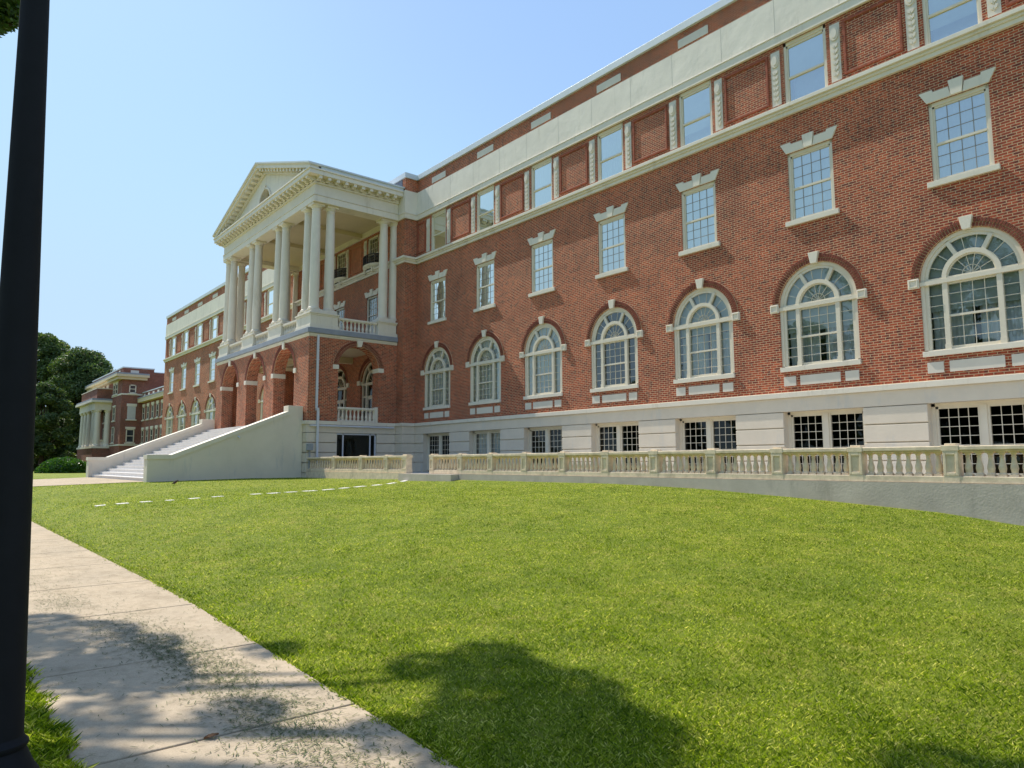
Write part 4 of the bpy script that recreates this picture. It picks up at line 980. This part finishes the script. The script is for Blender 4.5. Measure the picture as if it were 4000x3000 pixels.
awin('x', 1.55, 10.95, 12.1, .42, lint=0); awin('x', 1.55, 7.45, 9.2, .5, True); awin('x', 1.52, 4.35, 6.15, .5, lint=.3)
for u in (-80.9, -79.3): awin(.3, u, 11.0, 12.4, .6)
for u in (-85.5, -88.5, -92, -95): awin(.3, u, 11.0, 12.4, .7)
for u in (-80.3, -86.5, -91): awin(.3, u, 4.4, 6.6, .85, lint=0); awin(.3, u, 7.4, 9.3, .85, lint=.2)
for k in range(6):
    u = -74.7 + 2.4 * k; awin(2.8, u, 7.35, 9.1, .55, lint=.35); awin(2.8, u, 4.3, 6.0, .55, lint=.35)
for k in range(7):
    x = -98 + 3.2 * k + .8; p = MB(); p.box(x - .35, x + .35, .24, .3, 13.75, 14.1); asub(p, 'attic_plaque', 'block')
p = MB(); p.box(FX, FX + .06, 1.2, 2.2, 13.7, 14.05); asub(p, 'attic_plaque', 'block')
for k in range(6):
    x = -74.7 + 2.4 * k; p = MB(); p.box(x - .4, x + .4, 2.74, 2.8, 10.5, 10.85); asub(p, 'attic_plaque', 'block')
# its porch: px corner columns
HX0, HX1, HY = -94.5, -82.4, -1.75
s = MB(); s.box(HX0, HX1, HY, .3, .2, 3.7); asub(s, 'porch_wall', 'brick_old'); s = MB(); s.box(HX0, HX1, HY + .2, .3, 10.6, 11.9); asub(s, 'porch_parapet', 'brick_old')
s = MB(); s.box(HX0 - .1, HX1 + .1, HY - .1, .3, 3.7, 3.95); s.box(HX0, HX1, HY, .3, 9.0, 10.0); s.box(HX0 - .5, HX1 + .5, HY - .5, .3, 10.0, 10.3); s.box(HX0 + .3, HX1 - .3, HY + .3, .3, 9.0, 9.1); s.box(HX0, HX1 + .1, HY + .1, .3, 11.9, 12.0); asub(s, 'porch_entablature', 'cream')
s = MB(); s.box(HX0 - .4, HX1 + .4, HY - .4, .3, 10.3, 10.55); asub(s, 'porch_roof', 'lead')
pc = None
for x, y in [(HX1 - .5, HY + .5), (-85.0, HY + .5), (-88.6, HY + .5), (-91.2, HY + .5), (-93.9, HY + .5), (HX1 - .5, .0)]:
    if pc is None:
        s = MB(); s.lathe([(.50, 0), (.50, .2), (.42, .3), (.42, 1.6), (.36, 4.6), (.36, 4.7), (.48, 4.85), (.5, 5.05)], 0, 0, n=18); pc = s.build('column', 'cream', A, smooth=True); o = pc
    else: o = pc.copy(); C.objects.link(o)
    o.location = (x + 76, y - .3, 3.95 - .6)
ob = balustrade_obj(A, HY + .8 - .3, -.15 - .3, HX1 - .5 + 76, 3.95 - .6, 4.9 - .6, 9, 'y')

# ------------------------------------------------------------------ trees
def leaf_cloud(name, centres, nleaf, size, m_, parent=None, loc=(0, 0, 0), keep=None, flat=0.0):
    cs = np.array(centres); wts = cs[:, 3] ** 2; wts = wts / wts.sum()
    k = rng.choice(len(cs), nleaf, p=wts)
    d = rng.normal(0, 1, (nleaf, 3)); d /= np.linalg.norm(d, axis=1)[:, None]
    r = cs[k, 3] * rng.uniform(.35, 1.0, nleaf) ** .45
    P = cs[k, :3] + d * r[:, None] * np.array([1, 1, .8])
    if keep is not None: P = P[keep(P)]
    n = len(P)
    a = rng.normal(0, 1, (n, 3)); a[:, 2] *= .7; a /= np.linalg.norm(a, axis=1)[:, None]
    b = rng.normal(0, 1, (n, 3)); b -= (b * a).sum(1)[:, None] * a; b /= np.linalg.norm(b, axis=1)[:, None]
    L = size * rng.uniform(.6, 1.3, n)[:, None]; W = L * .45
    V = np.stack([P - a * L * .5, P + b * W * .5, P + a * L * .5, P - b * W * .5], 1).reshape(-1, 3)
    o = tri_mesh(name, V - np.array(loc), np.arange(n * 4).reshape(n, 4), np.repeat(rng.beta(2, 2.5, n), 4), m_)
    o.parent = parent
    return o
def limb(s, a, b, r0, r1, n=8):
    a = Vector(a); b = Vector(b); d = (b - a).normalized(); u = d.orthogonal().normalized(); v = d.cross(u)
    P = [a + (u * math.cos(2 * PI * k / n) + v * math.sin(2 * PI * k / n)) * r0 for k in range(n)] + [b + (u * math.cos(2 * PI * k / n) + v * math.sin(2 * PI * k / n)) * r1 for k in range(n)]
    s.add(P, [(k, (k + 1) % n, (k + 1) % n + n, k + n) for k in range(n)])
def make_tree(name, x, y, z, H, R_, label, m_, nleaf, size, low=0.05, blobs=60, keep=None, conic=0.5, group=None):
    t = empty(name, (x, y, z), label=label, cat='tree', group=group)
    cs = []
    for i in range(blobs):
        u = random.uniform(low, 1.0); rr_ = R_ * (1 - max(0, (u - .45) / .55) ** 1.8 * (1 - .18)) * (0.75 + .25 * min(1, u / .3)); a = random.uniform(0, 2 * PI); q = rr_ * random.uniform(.25, .92)
        cs.append((x + q * math.cos(a), y + q * math.sin(a), z + H * u * .93, R_ * random.uniform(.14, .30)))
    leaf_cloud('crown', cs, nleaf, size, m_, t, (x, y, z), keep)
    s = MB(); top = (0, 0, H * .75); limb(s, (0, 0, -.3), (0.1, 0, H * .3), R_ * .075 + .08, R_ * .055); limb(s, (.1, 0, H * .3), top, R_ * .055, .06)
    for c in cs[::3]:
        zz = max(low * H + .5, (c[2] - z) * .6)
        if keep is None or keep(np.array([c[:3]]))[0]: limb(s, (.05, 0, min(zz, H * .7)), (c[0] - x, c[1] - y, c[2] - z), R_ * .02, .02, 5)
    s.build('trunk', 'bark', t, smooth=True)
    return t
TX1, TX2, TX3 = (-104.5, 0.2), (-112.0, -4.6), (-85.5, -7.2)
make_tree('evergreen_tree', TX1[0], TX1[1], .3, 20.4, 7.4, 'broad dark evergreen magnolia with glossy leaves standing left of the far porch', 'magnolia', 105000, .46, -.02, 170)
make_tree('evergreen_tree', TX2[0], TX2[1], .3, 24.0, 7.0, 'taller dark evergreen rising behind the magnolia next to the lamp post', 'magnolia', 80000, .5, -.02, 150)
make_tree('evergreen_tree', TX3[0], TX3[1], .3, 12.5, 4.3, 'low evergreen half hidden by the lamp post at the lawn edge', 'magnolia', 42000, .42, -.02, 90)
# clipped bush
bz = ground(-42, -10)
bu = empty('round_bush', (-42.6, -10.2, bz), label='rounded clipped green bush at the left end of the staircase', cat='bush')
n = 14000; d = rng.normal(0, 1, (n, 3)); d /= np.linalg.norm(d, axis=1)[:, None]; d[:, 2] = np.abs(d[:, 2])
bump_ = 1 + .05 * np.sin(d[:, 0] * 9) * np.sin(d[:, 1] * 8 + 1)
P = d * np.array([2.3, 2.1, 1.32]) * (bump_ * rng.uniform(.9, 1.0, n))[:, None]
P[:, 2] = np.where(rng.random(n) < .25, P[:, 2] * rng.random(n), P[:, 2])
a = rng.normal(0, 1, (n, 3)); a /= np.linalg.norm(a, axis=1)[:, None]; b = np.cross(a, rng.normal(0, 1, (n, 3))); b /= np.linalg.norm(b, axis=1)[:, None]
V = np.stack([P - a * .10, P + b * .06, P + a * .10, P - b * .06], 1).reshape(-1, 3)
o = tri_mesh('foliage', V, np.arange(n * 4).reshape(n, 4), np.repeat(rng.uniform(0, 1, n), 4), 'bush'); o.parent = bu
s = MB(); s.lathe([(1.7, 0), (1.7, .35), (1.5, .7), (1.0, .95), (.5, 1.05), (.01, 1.08)], 0, 0, n=24); s.build('inner_twigs', 'bark', bu)

# oak on the camera's side whose crown hangs over the left of the lawn and dapples the sidewalk
def in_view(P, margin=40):
    D = P - np.array(CAM); Z = D @ np.array(_f); X = 2000 + 2803 * (D @ np.array(_r)) / Z; Y = 1500 - 2803 * (D @ np.array(_u)) / Z
    return (Z > 0) & (X > -margin) & (X < 4000 + margin) & (Y > -margin) & (Y < 3000 + margin), X, Y
def oak_keep(P):
    v, X, Y = in_view(P); allowed = (X < 85) & (Y < 135 - X * .5 + 0 * X)
    return ~v | allowed
def shadow_blob(gx, gy, h, r):        # foliage mass at height h whose shadow lands on (gx, gy)
    return (gx - h / 1.3, gy - .19 * h / 1.3, h, r)
oak = empty('oak_tree', (13.0, -26.5, 0), label='large oak whose leafy tip shows at the top left behind the lamp post', cat='tree')
blobs = [shadow_blob(*q) for q in [(22.2, -18.3, 13.2, .55), (21.4, -18.6, 13.0, .45), (22.9, -18.9, 13.5, .6), (23.6, -18.6, 13.5, .40), (21.1, -19.4, 13.2, .7), (23.0, -17.9, 13.0, .35), (24.9, -18.6, 13.8, .38), (25.4, -17.9, 13.2, .32), (25.8, -18.9, 13.8, .45), (26.5, -18.5, 14, .5),
          (25.40, -16.44, 13.6, .30), (25.60, -15.94, 13.5, .34), (25.95, -16.09, 13.8, .42), (26.35, -16.44, 14, .50), (26.80, -16.79, 14, .55), (26.55, -16.04, 13.6, .42), (27.20, -16.39, 14.2, .5), (27.45, -16.84, 14, .55), (27.25, -17.19, 14.3, .45), (26.95, -16.39, 13.4, .5), (27.85, -17.19, 14.2, .5), (24.0, -17.1, 13.4, .26), (26.35, -17.25, 14, .3), (28.8, -15.45, 14.3, .33), (29.3, -15.7, 14.5, .5), (29.2, -15.2, 14.5, .3)]]
blobs = blobs * 2
for i in range(85):
    a = random.uniform(0, 2 * PI); q = random.uniform(0, 7.0); u = random.uniform(0, 1)
    x_, y_ = 12.5 + q * math.cos(a), -27.0 + q * math.sin(a) * .8; z_ = 8 + 9 * u
    if math.hypot(q, (z_ - 12) * 1.0) < 7.5: blobs.append((x_, y_, z_, random.uniform(.7, 1.3)))
tip = [CAM + Vector((-0.8818, 0.0443, 0.4696)) * d for d in (13.5, 14.2)]
for px_, py_, r_ in ((-30, 20, .5), (25, 5, .3), (60, 30, .22), (20, 60, .3), (-10, 95, .3), (45, 95, .22), (-60, 60, .5), (-20, -40, .5)):
    for d_ in (13.2, 14.0):
        q = CAM + (_f + _r * ((px_ - 2000) / 2803.3) - _u * ((py_ - 1500) / 2803.3)) * d_ * .82; blobs.append((q.x, q.y, q.z, r_))
leaf_cloud('crown', blobs, 110000, .15, 'oak', oak, (13.0, -26.5, 0), oak_keep)
s = MB(); limb(s, (0, 0, -.3), (.1, .2, 5), .5, .36, 12); limb(s, (.1, .2, 5), (0, .8, 12), .36, .15, 10)
for b_ in blobs[::2]:
    P0 = Vector((0.05, .5, 7 + random.uniform(-1, 3))); P1 = Vector((b_[0] - 13, b_[1] + 26.5, b_[2]))
    if abs(P1.x) > 9 and False: continue
    smp = np.array([np.array(P0.lerp(P1, t)) + np.array([13, -26.5, 0]) for t in np.linspace(0, 1, 12)])
    if oak_keep(smp).all(): limb(s, P0, P1, .08, .02, 6)
s.build('trunk', 'bark', oak, smooth=True)
# unseen trees, added only so the panes have something to reflect
oak0 = make_tree('added_tree', 34, -52, 0, 15, 6.5, 'unseen tree added behind the viewer to be reflected in the lower windows', 'oak', 16000, .55, .2, 70, group='unseen trees added behind the viewer')
for x, y, q in ((20, -55, 1.1), (6, -50, .95), (-12, -56, 1.2), (50, -50, 1.1), (-30, -54, 1.0)):
    c = copy_tree(oak0); c.location = (x, y, 0); c.scale = (q, q, q); c.rotation_euler = (0, 0, x)

# ------------------------------------------------------------------ lamp post in the foreground
def ray(px, py): return _f + _r * ((px - 2000) / 2803.3) - _u * ((py - 1500) / 2803.3)
pt = Vector(CAM) + ray(138, 0) * 3.92; pm = Vector(CAM) + ray(-7, 2700) * 3.5
dr = (pt - pm).normalized(); base = pm + dr * (-(pm.z) / dr.z)
LP = empty('lamp_post', base, label='black lamp post close by at the left edge of the picture', cat='lamp post')
q_ = dr.to_track_quat('Z', 'Y'); LP.rotation_mode = 'QUATERNION'; LP.rotation_quaternion = q_
def taper(z): return .110 - .0125 * (z - .6)
s = MB(); s.lathe([(taper(z), z) for z in np.linspace(.26, 5.6, 16)], 0, 0, n=36); s.build('shaft', 'pole', LP, smooth=True)
s = MB(); s.lathe([(.24, -.15), (.24, .0), (.21, .02), (.20, .05), (.185, .10), (.165, .13), (.155, .15), (.135, .20), (.125, .22), (.136, .235), (.136, .25), (.122, .265), (taper(.3), .28)], 0, 0, n=36); s.build('base', 'pole', LP, smooth=True)
s = MB(); s.lathe([(.06, 5.6), (.12, 5.7), (.13, 5.75), (.09, 5.8), (.16, 5.9), (.22, 6.3), (.20, 6.35), (.10, 6.6), (.02, 6.75)], 0, 0, n=20); s.build('lantern', 'pole', LP, smooth=True)

# robin on the lawn
bx, by = 1.6, -13.1
d = ray(682, 1893)
t_ = 20
while t_ < 60:
    P_ = CAM + d * t_
    if P_.z <= ground(P_.x, P_.y) + .03: break
    t_ += .05
bi = empty('robin', (P_.x, P_.y, ground(P_.x, P_.y) + .02), label='small dark bird with an orange breast standing on the lawn before the staircase', cat='bird')
s = MB(); s.lathe([(.005, -.13), (.02, -.12), (.022, -.08), (.05, -.03), (.06, .02), (.05, .07), (.03, .09), (.034, .115), (.03, .14), (.012, .155), (.004, .175)], 0, 0, n=12)
s.xf(lambda a, b, c: (a, c * .85, .10 + b + c * .45)); s.build('body', 'bark', bi, smooth=True)
s = MB(); s.lathe([(.01, -.03), (.045, 0), (.05, .04), (.03, .07)], 0, 0, n=10); s.xf(lambda a, b, c: (a * .9, c * .85 + .015, .088 + b * .9 + c * .4)); s.build('breast', 'breast' if 'breast' in M else 'red', bi, smooth=True)
s = MB()
for q in (-.02, .02): limb(s, (q, 0, 0), (q, 0, .07), .004, .004, 5)
s.build('leg', 'iron', bi)
